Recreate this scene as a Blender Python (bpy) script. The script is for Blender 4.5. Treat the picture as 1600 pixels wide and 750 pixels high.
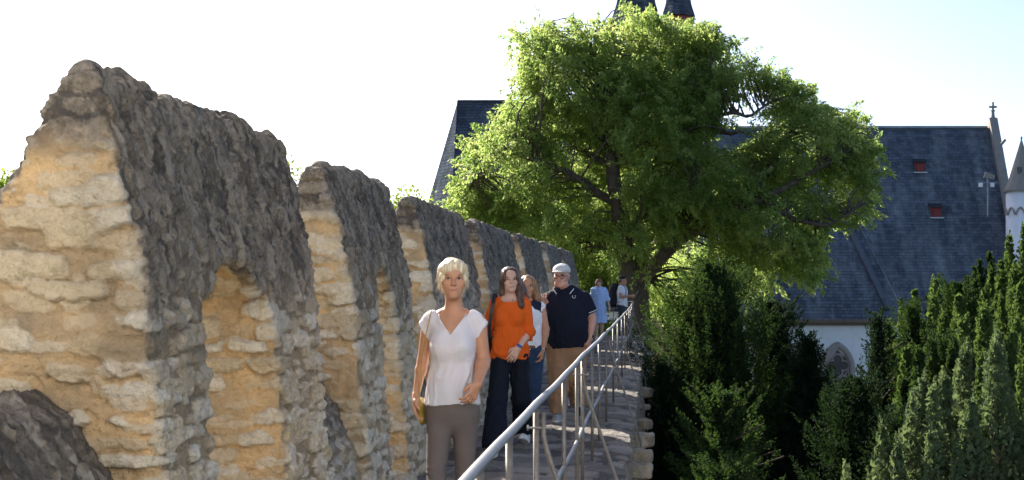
import bpy, bmesh, math, random
import numpy as np
from mathutils import Vector, Matrix

for o in list(bpy.data.objects): bpy.data.objects.remove(o)
scene = bpy.context.scene
COL = scene.collection
R = math.radians

# ------------------------------------------------------------------ camera
FPX = 2200.0                      # focal length in photo pixels (photo 1600 wide)
CX, CY, EYE = 1020.0, 441.0, 1.56 # vanishing point of the wall walk, horizon row, eye height
cam_d = bpy.data.cameras.new('camera'); cam = bpy.data.objects.new('camera', cam_d); COL.objects.link(cam)
cam.location = (0, 0, EYE); cam.rotation_euler = (R(90), 0, 0)
cam_d.sensor_width = 36.0; cam_d.lens = 36.0 * FPX / 1600.0
cam_d.shift_x = -(CX - 800.0) / 1600.0; cam_d.shift_y = (CY - 375.0) / 1600.0
cam_d.clip_start = 0.1; cam_d.clip_end = 3000
cam_d.dof.use_dof = True; cam_d.dof.focus_distance = 14.0; cam_d.dof.aperture_fstop = 6.3
scene.camera = cam

# ------------------------------------------------------------------ light
SUN_H = Vector((-0.62, 0.785, 0)).normalized(); SUN_EL = R(30)
w = bpy.data.worlds.new('World'); scene.world = w; w.use_nodes = True
nt = w.node_tree; nt.nodes.clear()
sky = nt.nodes.new('ShaderNodeTexSky'); sky.sky_type = 'NISHITA'; sky.sun_disc = False
sky.sun_elevation = SUN_EL; sky.sun_rotation = math.atan2(SUN_H.x, SUN_H.y)
sky.air_density = 0.4; sky.dust_density = 1.2; sky.ozone_density = 1.0
bg = nt.nodes.new('ShaderNodeBackground'); bg.inputs['Strength'].default_value = 0.12
wo = nt.nodes.new('ShaderNodeOutputWorld')
hs = nt.nodes.new('ShaderNodeHueSaturation'); hs.inputs['Saturation'].default_value = 1.0
nt.links.new(sky.outputs[0], hs.inputs['Color']); nt.links.new(hs.outputs[0], bg.inputs[0]); nt.links.new(bg.outputs[0], wo.inputs[0])
sd = bpy.data.lights.new('sun', 'SUN'); sd.energy = 5.0; sd.angle = R(0.53); sd.color = (1.0, 0.93, 0.82)
sun = bpy.data.objects.new('sun', sd); COL.objects.link(sun)
sdir = Vector((SUN_H.x * math.cos(SUN_EL), SUN_H.y * math.cos(SUN_EL), math.sin(SUN_EL)))
sun.rotation_euler = sdir.to_track_quat('Z', 'Y').to_euler(); sun.location = (-30, 40, 30)
vs = scene.view_settings; vs.view_transform = 'Standard'; vs.look = 'None'; vs.gamma = 1.0
vs.exposure = 1.4; vs.use_curve_mapping = False
scene.cycles.max_bounces = 8; scene.cycles.diffuse_bounces = 5; scene.cycles.transmission_bounces = 4

# ------------------------------------------------------------------ helpers
rng = np.random.default_rng(7)
def P(px, py, d):
    """photo pixel at depth d -> world point"""
    return np.array([(px - CX) * d / FPX, d, EYE + (CY - py) * d / FPX])
def tag(o, label=None, cat=None, group=None, kind=None):
    if label: o['label'] = label
    if cat: o['category'] = cat
    if group: o['group'] = group
    if kind: o['kind'] = kind
    return o
def empty(name, loc, label, cat, group=None, rz=0.0):
    o = bpy.data.objects.new(name, None); COL.objects.link(o)
    o.location = loc; o.rotation_euler = (0, 0, rz); o.empty_display_size = 0.2
    return tag(o, label, cat, group)
def np_mesh(name, V, F, mat, parent=None, smooth=True, attrs=None, local=None):
    """V (n,3), F (m,3|4) or list of such arrays -> one mesh object"""
    V = np.asarray(V, dtype=np.float32)
    if parent is not None and local is None: V = V - np.array(parent_world(parent), dtype=np.float32)
    Fs = F if isinstance(F, list) else [F]
    Fs = [np.asarray(f, dtype=np.int32) for f in Fs if len(f)]
    me = bpy.data.meshes.new(name)
    me.vertices.add(len(V)); me.vertices.foreach_set('co', V.ravel())
    vi = np.concatenate([f.ravel() for f in Fs])
    tot = np.concatenate([np.full(len(f), f.shape[1]) for f in Fs])
    me.loops.add(len(vi)); me.loops.foreach_set('vertex_index', vi)
    me.polygons.add(len(tot))
    me.polygons.foreach_set('loop_start', np.concatenate([[0], np.cumsum(tot)[:-1]]).astype(np.int32))
    me.update(calc_edges=True)
    if smooth: me.polygons.foreach_set('use_smooth', np.ones(len(tot), dtype=bool))
    if attrs:
        for k, a in attrs.items():
            at = me.attributes.new(k, 'FLOAT', 'POINT'); at.data.foreach_set('value', np.asarray(a, dtype=np.float32))
    mats = mat if isinstance(mat, (list, tuple)) else [mat]
    for m in mats: me.materials.append(m)
    o = bpy.data.objects.new(name, me); COL.objects.link(o)
    if parent is not None: o.parent = parent
    return o
def parent_world(p):
    v = Vector(p.location)
    while p.parent: p = p.parent; v += Vector(p.location)
    return v
class MB:
    """collects simple shapes, world coordinates"""
    def __init__(s): s.V = []; s.F = []
    def add(s, V, F):
        n = len(s.V); s.V += [tuple(map(float, v)) for v in V]; s.F += [tuple(i + n for i in f) for f in F]
    def box(s, lo, hi):
        x0, y0, z0 = lo; x1, y1, z1 = hi
        s.add([(x0,y0,z0),(x1,y0,z0),(x1,y1,z0),(x0,y1,z0),(x0,y0,z1),(x1,y0,z1),(x1,y1,z1),(x0,y1,z1)],
              [(0,3,2,1),(4,5,6,7),(0,1,5,4),(1,2,6,5),(2,3,7,6),(3,0,4,7)])
    def tube(s, pts, r, seg=10, cap=True):
        pts = [Vector(p) for p in pts]; n = len(pts)
        rs = r if isinstance(r, (list, tuple, np.ndarray)) else [r] * n
        V = []; prev = None
        for i, p in enumerate(pts):
            t = (pts[min(i+1, n-1)] - pts[max(i-1, 0)]).normalized()
            if prev is None:
                u = t.orthogonal().normalized()
            else:
                u = (prev - t * prev.dot(t)).normalized()
            prev = u; v = t.cross(u)
            for k in range(seg):
                a = 2 * math.pi * k / seg
                V.append(p + (u * math.cos(a) + v * math.sin(a)) * rs[i])
        F = []
        for i in range(n - 1):
            for k in range(seg):
                F.append((i*seg+k, i*seg+(k+1) % seg, (i+1)*seg+(k+1) % seg, (i+1)*seg+k))
        if cap:
            F.append(tuple(reversed(range(seg)))); F.append(tuple(range((n-1)*seg, n*seg)))
        s.add(V, F)
    def lathe(s, c, prof, seg=24):
        """prof list of (r,z) around vertical axis at c"""
        V = []
        for r, z in prof:
            for k in range(seg):
                a = 2*math.pi*k/seg; V.append((c[0]+r*math.cos(a), c[1]+r*math.sin(a), c[2]+z))
        F = []
        for i in range(len(prof)-1):
            for k in range(seg): F.append((i*seg+k, i*seg+(k+1) % seg, (i+1)*seg+(k+1) % seg, (i+1)*seg+k))
        F.append(tuple(reversed(range(seg)))); F.append(tuple(range((len(prof)-1)*seg, len(prof)*seg)))
        s.add(V, F)
    def prism(s, poly, axis, a, b):
        """poly 2D list extruded along axis from a to b (other axes in xyz order)"""
        n = len(poly)
        def mk(p, t):
            if axis == 'y': return (p[0], t, p[1])
            if axis == 'x': return (t, p[0], p[1])
            return (p[0], p[1], t)
        V = [mk(p, a) for p in poly] + [mk(p, b) for p in poly]
        F = [tuple(range(n)), tuple(reversed(range(n, 2*n)))]
        for i in range(n): F.append((i, i+n, (i+1) % n + n, (i+1) % n))
        s.add(V, F)
    def build(s, name, mat, parent=None, smooth=False, bevel=0.0, angle=None):
        me = bpy.data.meshes.new(name)
        off = parent_world(parent) if parent else Vector((0, 0, 0))
        me.from_pydata([tuple(Vector(v) - off) for v in s.V], [], s.F); me.update()
        bm = bmesh.new(); bm.from_mesh(me); bmesh.ops.recalc_face_normals(bm, faces=bm.faces); bm.to_mesh(me); bm.free()
        if smooth: me.polygons.foreach_set('use_smooth', [True] * len(me.polygons))
        me.materials.append(mat)
        o = bpy.data.objects.new(name, me); COL.objects.link(o)
        if parent: o.parent = parent
        if bevel > 0:
            md = o.modifiers.new('bevel', 'BEVEL'); md.width = bevel; md.segments = 2; md.limit_method = 'ANGLE'
        return o

# ---- noise in numpy
def _h(ix, iy, iz, seed):
    h = (ix.astype(np.int64) * 374761393 + iy.astype(np.int64) * 668265263 + iz.astype(np.int64) * 2147483647 + seed * 974711) & 0xffffffff
    h = ((h ^ (h >> 13)) * 1274126177) & 0xffffffff
    h = (h ^ (h >> 16)) * 2654435761 & 0xffffffff
    return ((h ^ (h >> 15)) & 0xffffff) / float(0x1000000)
def vnoise(Q, seed=0):
    f = np.floor(Q); i = f.astype(np.int64); t = Q - f; t = t * t * (3 - 2 * t)
    r = 0
    for a in (0, 1):
        wa = t[:, 0] if a else 1 - t[:, 0]
        for b in (0, 1):
            wb = t[:, 1] if b else 1 - t[:, 1]
            for c in (0, 1):
                wc = t[:, 2] if c else 1 - t[:, 2]
                r = r + wa * wb * wc * _h(i[:, 0]+a, i[:, 1]+b, i[:, 2]+c, seed)
    return r * 2 - 1
def fbm(Q, octs=3, seed=0):
    r = 0; a = 1; s = 0
    for k in range(octs):
        r = r + a * vnoise(Q * 2**k + 17.3 * k, seed + k); s += a; a *= .5
    return r / s
def sstep(a, b, x):
    t = np.clip((x - a) / (b - a), 0, 1); return t * t * (3 - 2 * t)
def cells(Q, size, seed=0, pres=.8, soft=.25, p=3.0, rmin=.35, rmax=.62, full=False):
    """blocky stones in a jittered 3D grid: returns height 0..1, random id 0..1"""
    q = Q / np.array(size); i0 = np.floor(q).astype(np.int64)
    best = np.zeros(len(q)); bid = np.zeros(len(q)); tm = np.full(len(q), -9.0)
    for a in (-1, 0, 1):
        for b in (-1, 0, 1):
            for c in (-1, 0, 1):
                ix = i0[:, 0]+a; iy = i0[:, 1]+b; iz = i0[:, 2]+c
                r1 = _h(ix, iy, iz, seed+1)
                on = r1 < pres
                cx = ix + .5 + (_h(ix, iy, iz, seed+2)-.5)*.7; cy = iy + .5 + (_h(ix, iy, iz, seed+3)-.5)*.7
                cz = iz + .5 + (_h(ix, iy, iz, seed+4)-.5)*.45
                rr = rmin + (rmax-rmin)*_h(ix, iy, iz, seed+5)
                rx = rr*(.7+.7*_h(ix, iy, iz, seed+6)); rz = rr*(.6+.6*_h(ix, iy, iz, seed+7))
                d = (np.abs((q[:, 0]-cx)/rx)**p + np.abs((q[:, 1]-cy)/rx)**p + np.abs((q[:, 2]-cz)/rz)**p)**(1/p)
                hgt = np.where(on, sstep(0, soft, 1-d) * (.55+.45*_h(ix, iy, iz, seed+8)), 0)
                m = hgt > best; tm = np.maximum(tm, np.where(on, 1-d, -9))
                best = np.where(m, hgt, best); bid = np.where(m, _h(ix, iy, iz, seed+9), bid)
    return (best, bid, tm) if full else (best, bid)
def vnormals(V, F):
    a = V[F[:, 0]]; b = V[F[:, 1]]; c = V[F[:, 2]]
    d = V[F[:, 3]] if F.shape[1] == 4 else a
    n = np.cross(c - a, (d - b) if F.shape[1] == 4 else (b - a) * -1)
    N = np.zeros_like(V)
    for k in range(F.shape[1]):
        for j in range(3): N[:, j] += np.bincount(F[:, k], weights=n[:, j], minlength=len(V))
    return N / np.maximum(np.linalg.norm(N, axis=1, keepdims=True), 1e-9)

# ---- signed distance modelling
def surface_nets(V, lo, h):
    s = V < 0
    nx, ny, nz = V.shape
    cnt = np.zeros((nx-1, ny-1, nz-1), dtype=np.int8)
    for a in (0, 1):
        for b in (0, 1):
            for c in (0, 1): cnt += s[a:nx-1+a, b:ny-1+b, c:nz-1+c]
    act = (cnt > 0) & (cnt < 8)
    I = np.argwhere(act); ids = np.full(act.shape, -1, dtype=np.int32); ids[act] = np.arange(len(I))
    acc = np.zeros((len(I), 3)); n = np.zeros(len(I))
    cor = [(a, b, c) for a in (0, 1) for b in (0, 1) for c in (0, 1)]
    vals = {c: V[I[:, 0]+c[0], I[:, 1]+c[1], I[:, 2]+c[2]] for c in cor}
    for c0 in cor:
        for ax in range(3):
            if c0[ax] == 0:
                c1 = list(c0); c1[ax] = 1; c1 = tuple(c1)
                v0 = vals[c0]; v1 = vals[c1]; m = (v0 < 0) != (v1 < 0)
                t = np.where(m, v0 / np.where(m, v0 - v1, 1), 0)
                for k in range(3): acc[:, k] += np.where(m, c0[k] + (t if k == ax else 0), 0)
                n += m
    pos = (I + acc / n[:, None]) * h + np.array(lo)
    quads = []
    for ax in range(3):
        sl0 = [slice(None)]*3; sl1 = [slice(None)]*3; sl0[ax] = slice(0, -1); sl1[ax] = slice(1, None)
        d = s[tuple(sl0)] != s[tuple(sl1)]
        E = np.argwhere(d); b, c = (ax+1) % 3, (ax+2) % 3
        ok = (E[:, b] > 0) & (E[:, c] > 0) & (E[:, b] < V.shape[b]-1) & (E[:, c] < V.shape[c]-1); E = E[ok]
        def cell(db, dc):
            X = E.copy(); X[:, b] += db; X[:, c] += dc; return ids[X[:, 0], X[:, 1], X[:, 2]]
        q = np.stack([cell(-1, -1), cell(0, -1), cell(0, 0), cell(-1, 0)], 1)
        ins = s[E[:, 0], E[:, 1], E[:, 2]]
        q[~ins] = q[~ins][:, ::-1]
        quads.append(q)
    return pos, np.concatenate(quads)
def smin(a, b, k):
    h = np.maximum(k - np.abs(a - b), 0) / k
    return np.minimum(a, b) - h * h * k * .25
def smax(a, b, k): return -smin(-a, -b, k)
def cone(a, b, ra, rb, k=.02, fy=1.0, fx=1.0): return dict(t='cone', a=np.array(a, float), b=np.array(b, float), ra=ra, rb=rb, k=k, f=np.array([fx, fy, 1.0]))
def ell(c, r, k=.02, rot=None): return dict(t='ell', c=np.array(c, float), r=np.array(r, float), k=k, rot=rot)
def bbox(p, m):
    if p['t'] == 'cone':
        r = max(p['ra'], p['rb']) * max(1, p['f'].max()); return np.minimum(p['a'], p['b'])-r-m, np.maximum(p['a'], p['b'])+r+m
    if p['t'] == 'box': return p['c']-p['r']-m, p['c']+p['r']+m
    r = p['r'].max() if p['rot'] is not None else p['r']
    return p['c']-r-m, p['c']+r+m
def evalp(p, X, Y, Z):
    if p['t'] == 'cone':
        f = p['f']; a = p['a']/f; b = p['b']/f; ba = b-a; L2 = max(ba@ba, 1e-9)
        x = X/f[0]-a[0]; y = Y/f[1]-a[1]; z = Z/f[2]-a[2]
        t = np.clip((x*ba[0]+y*ba[1]+z*ba[2])/L2, 0, 1)
        d = np.sqrt((x-ba[0]*t)**2+(y-ba[1]*t)**2+(z-ba[2]*t)**2)
        return (d-(p['ra']+(p['rb']-p['ra'])*t))*min(1, f.min())
    x = X-p['c'][0]; y = Y-p['c'][1]; z = Z-p['c'][2]
    if p['t'] == 'box':
        q = [np.abs(v)-(p['r'][i]-p['rd']) for i, v in enumerate((x, y, z))]
        return np.sqrt(sum(np.maximum(v, 0)**2 for v in q))+np.minimum(np.maximum(np.maximum(q[0], q[1]), q[2]), 0)-p['rd']
    if p['rot'] is not None:
        M = np.array(Matrix.Rotation(p['rot'][1], 3, p['rot'][0]).transposed())
        x, y, z = M[0, 0]*x+M[0, 1]*y+M[0, 2]*z, M[1, 0]*x+M[1, 1]*y+M[1, 2]*z, M[2, 0]*x+M[2, 1]*y+M[2, 2]*z
    r = p['r']
    k0 = np.sqrt((x/r[0])**2+(y/r[1])**2+(z/r[2])**2); k1 = np.sqrt((x/r[0]**2)**2+(y/r[1]**2)**2+(z/r[2]**2)**2)
    return k0*(k0-1)/np.maximum(k1, 1e-6)
def sdf_mesh(prims, h, infl=0.0, sub=(), clip=None, kmul=1.0):
    los, his = zip(*[bbox(p, .03+infl) for p in prims])
    lo = np.min(los, 0)-2*h; hi = np.max(his, 0)+2*h
    n = np.ceil((hi-lo)/h).astype(int)+1
    G = np.full(n, 9.0, dtype=np.float32)
    ax = [lo[i]+np.arange(n[i])*h for i in range(3)]
    for p in list(prims)+[dict(q, sub=1) for q in sub]:
        m = .05+infl
        a, b = bbox(p, m); i0 = np.maximum(((a-lo)/h).astype(int), 0); i1 = np.minimum(((b-lo)/h).astype(int)+2, n)
        if (i1 <= i0).any(): continue
        sl = tuple(slice(i0[i], i1[i]) for i in range(3))
        X = ax[0][sl[0]][:, None, None]; Y = ax[1][sl[1]][None, :, None]; Z = ax[2][sl[2]][None, None, :]
        d = evalp(p, X, Y, Z).astype(np.float32)
        if p.get('sub'): G[sl] = smax(G[sl], -d, p['k'])
        else: G[sl] = smin(G[sl], d-infl, max(p['k']*kmul, 1e-4))
    if clip is not None:
        X = ax[0][:, None, None]; Y = ax[1][None, :, None]; Z = ax[2][None, None, :]
        G = np.maximum(G, clip(X, Y, Z).astype(np.float32))
    G[0] = G[-1] = 9; G[:, 0] = G[:, -1] = 9; G[:, :, 0] = G[:, :, -1] = 9
    return surface_nets(G, lo, h)

# ------------------------------------------------------------------ materials
def nodes(name):
    m = bpy.data.materials.new(name); m.use_nodes = True; t = m.node_tree; b = t.nodes['Principled BSDF']
    return m, t, b
def N(t, ty, **kw):
    n = t.nodes.new(ty)
    for k, v in kw.items():
        if k.startswith('i_'):
            key = k[2:]; key = int(key) if key.isdigit() else key.replace('_', ' ')
            n.inputs[key].default_value = v
        else: setattr(n, k, v)
    return n
def mixc(t, fac, a, b, mode='MIX'):
    n = t.nodes.new('ShaderNodeMix'); n.data_type = 'RGBA'; n.blend_type = mode
    for s, v in ((0, fac), (6, a), (7, b)):
        if hasattr(v, 'is_linked') or isinstance(v, bpy.types.NodeSocket): t.links.new(v, n.inputs[s])
        else: n.inputs[s].default_value = v if s == 0 else (*v, 1)
    return n.outputs[2]
def ramp(t, src, pts):
    r = t.nodes.new('ShaderNodeValToRGB'); t.links.new(src, r.inputs[0]); e = r.color_ramp.elements
    while len(e) < len(pts): e.new(.5)
    for k, (p_, c) in enumerate(pts):
        e[k].position = p_; e[k].color = (*c, 1) if len(c) == 3 else c
    return r.outputs[0]
def simple(name, col, rough=.7, var=.15, scale=8.0, bump=0.0, bscale=60.0, metal=0.0, spec=None, sub=0.0, bdist=.01, sheen=0):
    m, t, b = nodes(name)
    tc = N(t, 'ShaderNodeTexCoord'); nz = N(t, 'ShaderNodeTexNoise', i_Scale=scale, i_Detail=5.0)
    t.links.new(tc.outputs['Object'], nz.inputs['Vector'])
    lo = tuple(c*(1-var) for c in col); hi = tuple(min(c*(1+var), 1) for c in col)
    t.links.new(ramp(t, nz.outputs[0], [(.3, lo), (.7, hi)]), b.inputs['Base Color'])
    b.inputs['Roughness'].default_value = rough; b.inputs['Metallic'].default_value = metal
    if spec is not None: b.inputs['Specular IOR Level'].default_value = spec
    if sub: b.inputs['Subsurface Weight'].default_value = sub; b.inputs['Subsurface Radius'].default_value = (.02, .008, .004); b.inputs['Subsurface Scale'].default_value = 1.0
    if sheen: b.inputs['Sheen Weight'].default_value = sheen
    if bump:
        n2 = N(t, 'ShaderNodeTexNoise', i_Scale=bscale, i_Detail=4.0); t.links.new(tc.outputs['Object'], n2.inputs['Vector'])
        bp = N(t, 'ShaderNodeBump', i_Strength=bump, i_Distance=bdist); t.links.new(n2.outputs[0], bp.inputs['Height'])
        t.links.new(bp.outputs[0], b.inputs['Normal'])
    return m
def attr(t, name): a = t.nodes.new('ShaderNodeAttribute'); a.attribute_name = name; return a.outputs['Fac']
def stone_mat(name, mortar, mortar_side, st_lo, st_hi, dk_lo, dk_hi):
    """mortar/stone/lichen, driven by the geometry attributes 'stone','rnd','dark','side'"""
    m, t, b = nodes(name)
    tc = N(t, 'ShaderNodeTexCoord')
    def noi(sc, det=6.0, rough=.6):
        n = N(t, 'ShaderNodeTexNoise', i_Scale=sc, i_Detail=det, i_Roughness=rough); t.links.new(tc.outputs['Object'], n.inputs['Vector']); return n.outputs[0]
    n1 = noi(3.0); n2 = noi(22.0); n3 = noi(90.0, 4.0)
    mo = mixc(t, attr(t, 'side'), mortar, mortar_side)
    mo = mixc(t, ramp(t, n1, [(.35, (0, 0, 0)), (.7, (1, 1, 1))]), mo, tuple(c*.72 for c in mortar_side))
    stc = ramp(t, attr(t, 'rnd'), [(0, st_lo), (.5, tuple((a+c)/2 for a, c in zip(st_lo, st_hi))), (1, st_hi)])
    st2 = mixc(t, ramp(t, n2, [(.35, (0, 0, 0)), (.65, (1, 1, 1))]), stc, (.30, .25, .18), 'MIX')
    st = mixc(t, .35, stc, st2)
    c = mixc(t, ramp(t, attr(t, 'stone'), [(.15, (0, 0, 0)), (.5, (1, 1, 1))]), mo, st)
    dk = ramp(t, n2, [(.25, dk_lo), (.45, tuple((a+c_)/2 for a, c_ in zip(dk_lo, dk_hi))), (.56, dk_hi), (.72, tuple(min(1, x*2.1) for x in dk_hi))])
    dk = mixc(t, ramp(t, n3, [(.42, (0, 0, 0)), (.66, (.5, .5, .5))]), dk, (.27, .25, .22))
    sv = N(t, 'ShaderNodeTexNoise', i_Scale=1.0, i_Detail=5.0, i_Roughness=.65); mpv = N(t, 'ShaderNodeMapping'); mpv.inputs['Scale'].default_value = (14, 42, 6); t.links.new(tc.outputs['Object'], mpv.inputs[0]); t.links.new(mpv.outputs[0], sv.inputs[0])
    dk = mixc(t, ramp(t, sv.outputs[0], [(.50, (0, 0, 0)), (.68, (.8, .8, .8))]), dk, (.32, .285, .235))
    dk = mixc(t, ramp(t, attr(t, 'rnd'), [(.5, (0, 0, 0)), (.75, (.25,)*3), (1, (.7,)*3)]), dk, (.35, .31, .255))
    dk = mixc(t, ramp(t, attr(t, 'rnd'), [(0, (.6,)*3), (.3, (0, 0, 0))]), dk, (.03, .03, .032))
    dk = mixc(t, ramp(t, noi(6.0), [(.6, (0, 0, 0)), (.75, (.4, .4, .4))]), dk, (.22, .16, .06))
    n4 = noi(240.0, 3.0, .7); n5 = noi(38.0, 7.0, .75)
    c = mixc(t, ramp(t, n5, [(.50, (0, 0, 0)), (.68, (.42,)*3)]), c, tuple(x*.45 for x in mortar))
    c = mixc(t, ramp(t, n4, [(.3, (.22,)*3), (.5, (0, 0, 0))]), c, tuple(x*.5 for x in mortar))
    c = mixc(t, attr(t, 'dark'), c, dk)
    t.links.new(c, b.inputs['Base Color']); b.inputs['Roughness'].default_value = .92; b.inputs['Specular IOR Level'].default_value = .25
    bp = N(t, 'ShaderNodeBump', i_Strength=1.0, i_Distance=.03); t.links.new(n2, bp.inputs['Height'])
    bq = N(t, 'ShaderNodeBump', i_Strength=1.0, i_Distance=.010); t.links.new(n3, bq.inputs['Height']); t.links.new(bp.outputs[0], bq.inputs['Normal'])
    t.links.new(bq.outputs[0], b.inputs['Normal'])
    return m
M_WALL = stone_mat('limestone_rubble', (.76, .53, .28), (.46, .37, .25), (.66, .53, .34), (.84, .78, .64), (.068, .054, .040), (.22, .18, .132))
M_FLOOR = stone_mat('walk_paving', (.24, .20, .16), (.16, .135, .11), (.16, .14, .12), (.44, .40, .34), (.08, .078, .075), (.2, .19, .175))
# ------------------------------------------------------------------ the old wall
GROUND = -7.0
def plaster_like(n, c): return simple(n, c, .92, .15, 2, .6, 12, bdist=.03)
ZI = np.array([-.3, 0, .5, .9, 1.3, 1.7, 2.0, 2.2, 2.36, 2.44]); XI = np.array([-1.86, -1.87, -1.91, -1.955, -1.985, -2.035, -2.10, -2.15, -2.19, -2.25])
ZO = np.array([-.3, .9, 1.3, 1.87, 2.17, 2.3, 2.4, 2.44]); XO = np.array([-2.9, -2.80, -2.72, -2.576, -2.42, -2.37, -2.32, -2.27])
def stone_finish(V, F, wall_top=2.42, coping=True, niche=None, seed=0, amp=1.0, sill=False):
    """push rubble stones out of the surface; returns V and colour masks"""
    Nn = vnormals(V, F)
    W = V + np.stack([fbm(V*5, 2, 3), fbm(V*5, 2, 5), fbm(V*5, 2, 9)*.6], 1)*.05 + np.stack([fbm(V*22, 2, 13), fbm(V*22, 2, 15), fbm(V*22, 2, 19)*.7], 1)*.022
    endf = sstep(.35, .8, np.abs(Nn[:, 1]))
    st, idv, tm1 = cells(W, (.27, .24, .098), seed=11+seed, pres=.78, soft=.14, p=3.4, full=True)
    st2, id2, tm2 = cells(W, (.17, .13, .080), seed=41+seed, pres=.80, soft=.18, p=3.0, full=True)
    st3, id3 = cells(W, (.055, .05, .045), seed=61+seed, pres=.5, soft=.4, p=2.4)
    # upright slivers of the coping: thin along y
    T = V + np.stack([fbm(V*6, 2, 23), fbm(V*6, 2, 25)*.45, fbm(V*6, 2, 29)], 1)*.05; T[:, 1] += .22*V[:, 2]+.05*vnoise(V*1.5, 71)
    sl, ids = cells(T, (.13, .040, .20), seed=77+seed, pres=.85, soft=.35, p=2.6, rmin=.45, rmax=.75)
    if niche:
        nin = sstep(niche[0]-.03, niche[0]+.03, V[:, 1])*(1-sstep(niche[1]-.03, niche[1]+.05, V[:, 1]))*(V[:, 2] < 1.72)*(V[:, 0] < np.interp(V[:, 2], ZI, XI)-.07)
    else: nin = np.zeros(len(V))
    n0 = fbm(V*2.3, 3, 31)
    if sill:
        cop = sstep(.35, .75, V[:, 2]+n0*.2); side = np.ones(len(V)); dark = sstep(.30, .62, V[:, 2]+n0*.3)*.95
    else:
        cop = sstep(1.15, 1.75, V[:, 2]+n0*.25)*(1-endf)*(1-nin)
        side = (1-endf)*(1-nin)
        d_end = sstep(1.98, 2.2, V[:, 2]+n0*.22); 
        edge = sstep(-.32, -.06, V[:, 0]-np.interp(V[:, 2], ZI, XI))*sstep(.9, 1.5, V[:, 2])
        d_end = np.maximum(d_end, edge*.35*sstep(-.2, .3, n0+.1))
        d_side = sstep(.72, 1.55, V[:, 2]+n0*.5)*.55+sstep(1.2, 1.8, V[:, 2]+n0*.3)*.45
        dark = endf*d_end + (1-endf)*d_side
        dark = dark*(1-nin)
    groove = np.exp(-((tm1+.10)/.07)**2)*.013*(1-cop)+np.exp(-((tm2+.10)/.08)**2)*.010*(1-cop)*(1-endf*.7)*(1-nin*.6)
    rough = 1+.8*(st > .3)
    hgt = np.maximum(st*.032*(.5+.5*(1-cop)), st2*.024*(1-endf*.55)*(1-nin*.6))-groove*(fbm(V*7, 2, 91) > -.25)
    hgt = hgt*(1-cop*.8) + cop*sl*.027*(.35+.65*(fbm(V*3.1, 2, 88) > -.12)) + st3*.009*(1-endf*.6)
    pit = sstep(.22, .42, fbm(V*np.array([15, 28, 12]), 2, 66))*.020
    hgt = hgt + fbm(V*9, 3, 51)*.014 + fbm(V*34, 3, 57)*.009*rough - pit*(1-endf*.6) + cop*fbm(V*np.array([16, 38, 9]), 3, 61)*.013
    V2 = V + Nn*(hgt*amp)[:, None]
    stone = np.clip(np.maximum(st, st2*(1-endf*.55)), 0, 1)
    rnd = np.where(cop > .5, ids, np.where(st > st2, idv, id2))
    dark = np.clip(dark*(1-.35*(stone > .4)*(rnd > .6)*(V[:, 2] < 1.5)), 0, 1)
    return V2, dict(stone=stone, rnd=rnd, dark=dark, side=side*.9)
wall = empty('town_wall', (-2.3, 5, 0), 'old rubble limestone town wall with gabled merlons, blackened on top, lining the left of the walk', 'town wall')
def merlon(y0, y1, h, niche=None, top=0.0, seed=0, xs=0.0):
    lo = np.array([-3.05, y0-.15, -.15]); hi = np.array([-1.72, y1+.15, 2.62])
    n = np.ceil((hi-lo)/h).astype(int)+1
    x = (lo[0]+np.arange(n[0])*h)[:, None, None]; y = (lo[1]+np.arange(n[1])*h)[None, :, None]; z = (lo[2]+np.arange(n[2])*h)[None, None, :]
    yn = np.stack([y.ravel()*2.2+seed, np.zeros(n[1]), np.zeros(n[1])], 1)
    jag = (vnoise(yn, 5)*.014 + vnoise(yn*4.1, 6)*.016 + vnoise(yn*11, 8)*.014 + vnoise(yn*23, 9)*.008)[None, :, None]
    mid = (y0+y1)/2; hl = (y1-y0)/2
    zz = z - jag - top
    xw = x - xs - (vnoise(np.stack([np.zeros(n[1]), y.ravel()*1.1, np.full(n[1], seed*1.7)], 1), 9)*.014)[None, :, None]
    g = smax((xw-np.interp(zz, ZI, XI)), (np.interp(zz, ZO, XO)-xw), .10)*.85
    g = smax(g, (zz-2.43)*1.0+0*xw, .06)
    zb = np.stack([z.ravel()*3.0, np.full(n[2], seed*3.1), np.full(n[2], y0)], 1)
    wob = (vnoise(zb, 12)*.035 + vnoise(zb*3.2, 13)*.018)[None, None, :]
    e = np.abs(y-mid)-hl + wob + sstep(1.9, 2.5, z)*.02
    g = smax(g, e, .05)
    if niche is not None:
        a, b = niche; c = (a+b)/2; r = (b-a)/2
        zs = 1.67-r*1.25                         # springing of the little arch
        xi = np.interp(1.2, ZI, XI)
        cyl = np.sqrt((y-c)**2+(np.maximum(z-zs, 0)/1.25)**2)-r
        cav = np.maximum(cyl, xi-.62-x)           # recess 0.62 deep
        slit = np.maximum(np.maximum(np.abs(y-c)-r*.92, z-1.50), .45-z)   # unseen loophole to the outside, widened so sun bounces into the niche
        cav = np.minimum(np.maximum(cav, .05-z), slit)
        g = smax(g, -cav, .03)
    g = g.astype(np.float32)
    g = np.broadcast_to(g, n).copy()
    g[0] = g[-1] = 9; g[:, 0] = g[:, -1] = 9; g[:, :, 0] = g[:, :, -1] = 9
    V, F = surface_nets(g, lo, h)
    V, at = stone_finish(V, F, niche=niche, seed=seed)
    return np_mesh('merlon', V, F, M_WALL, wall, attrs=at)
merlon(1.7, 4.12, .04, (2.5, 3.3), seed=1)
merlon(5.55, 8.32, .0112, (6.22, 7.38), seed=2)
merlon(9.40, 11.6, .0145, (10.15, 10.85), seed=3, top=-.05)
merlon(12.95, 16.2, .018, (14.1, 14.9), seed=4, top=-.09)
merlon(17.4, 21.7, .022, (19.0, 19.8), seed=5, top=-.10)
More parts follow.
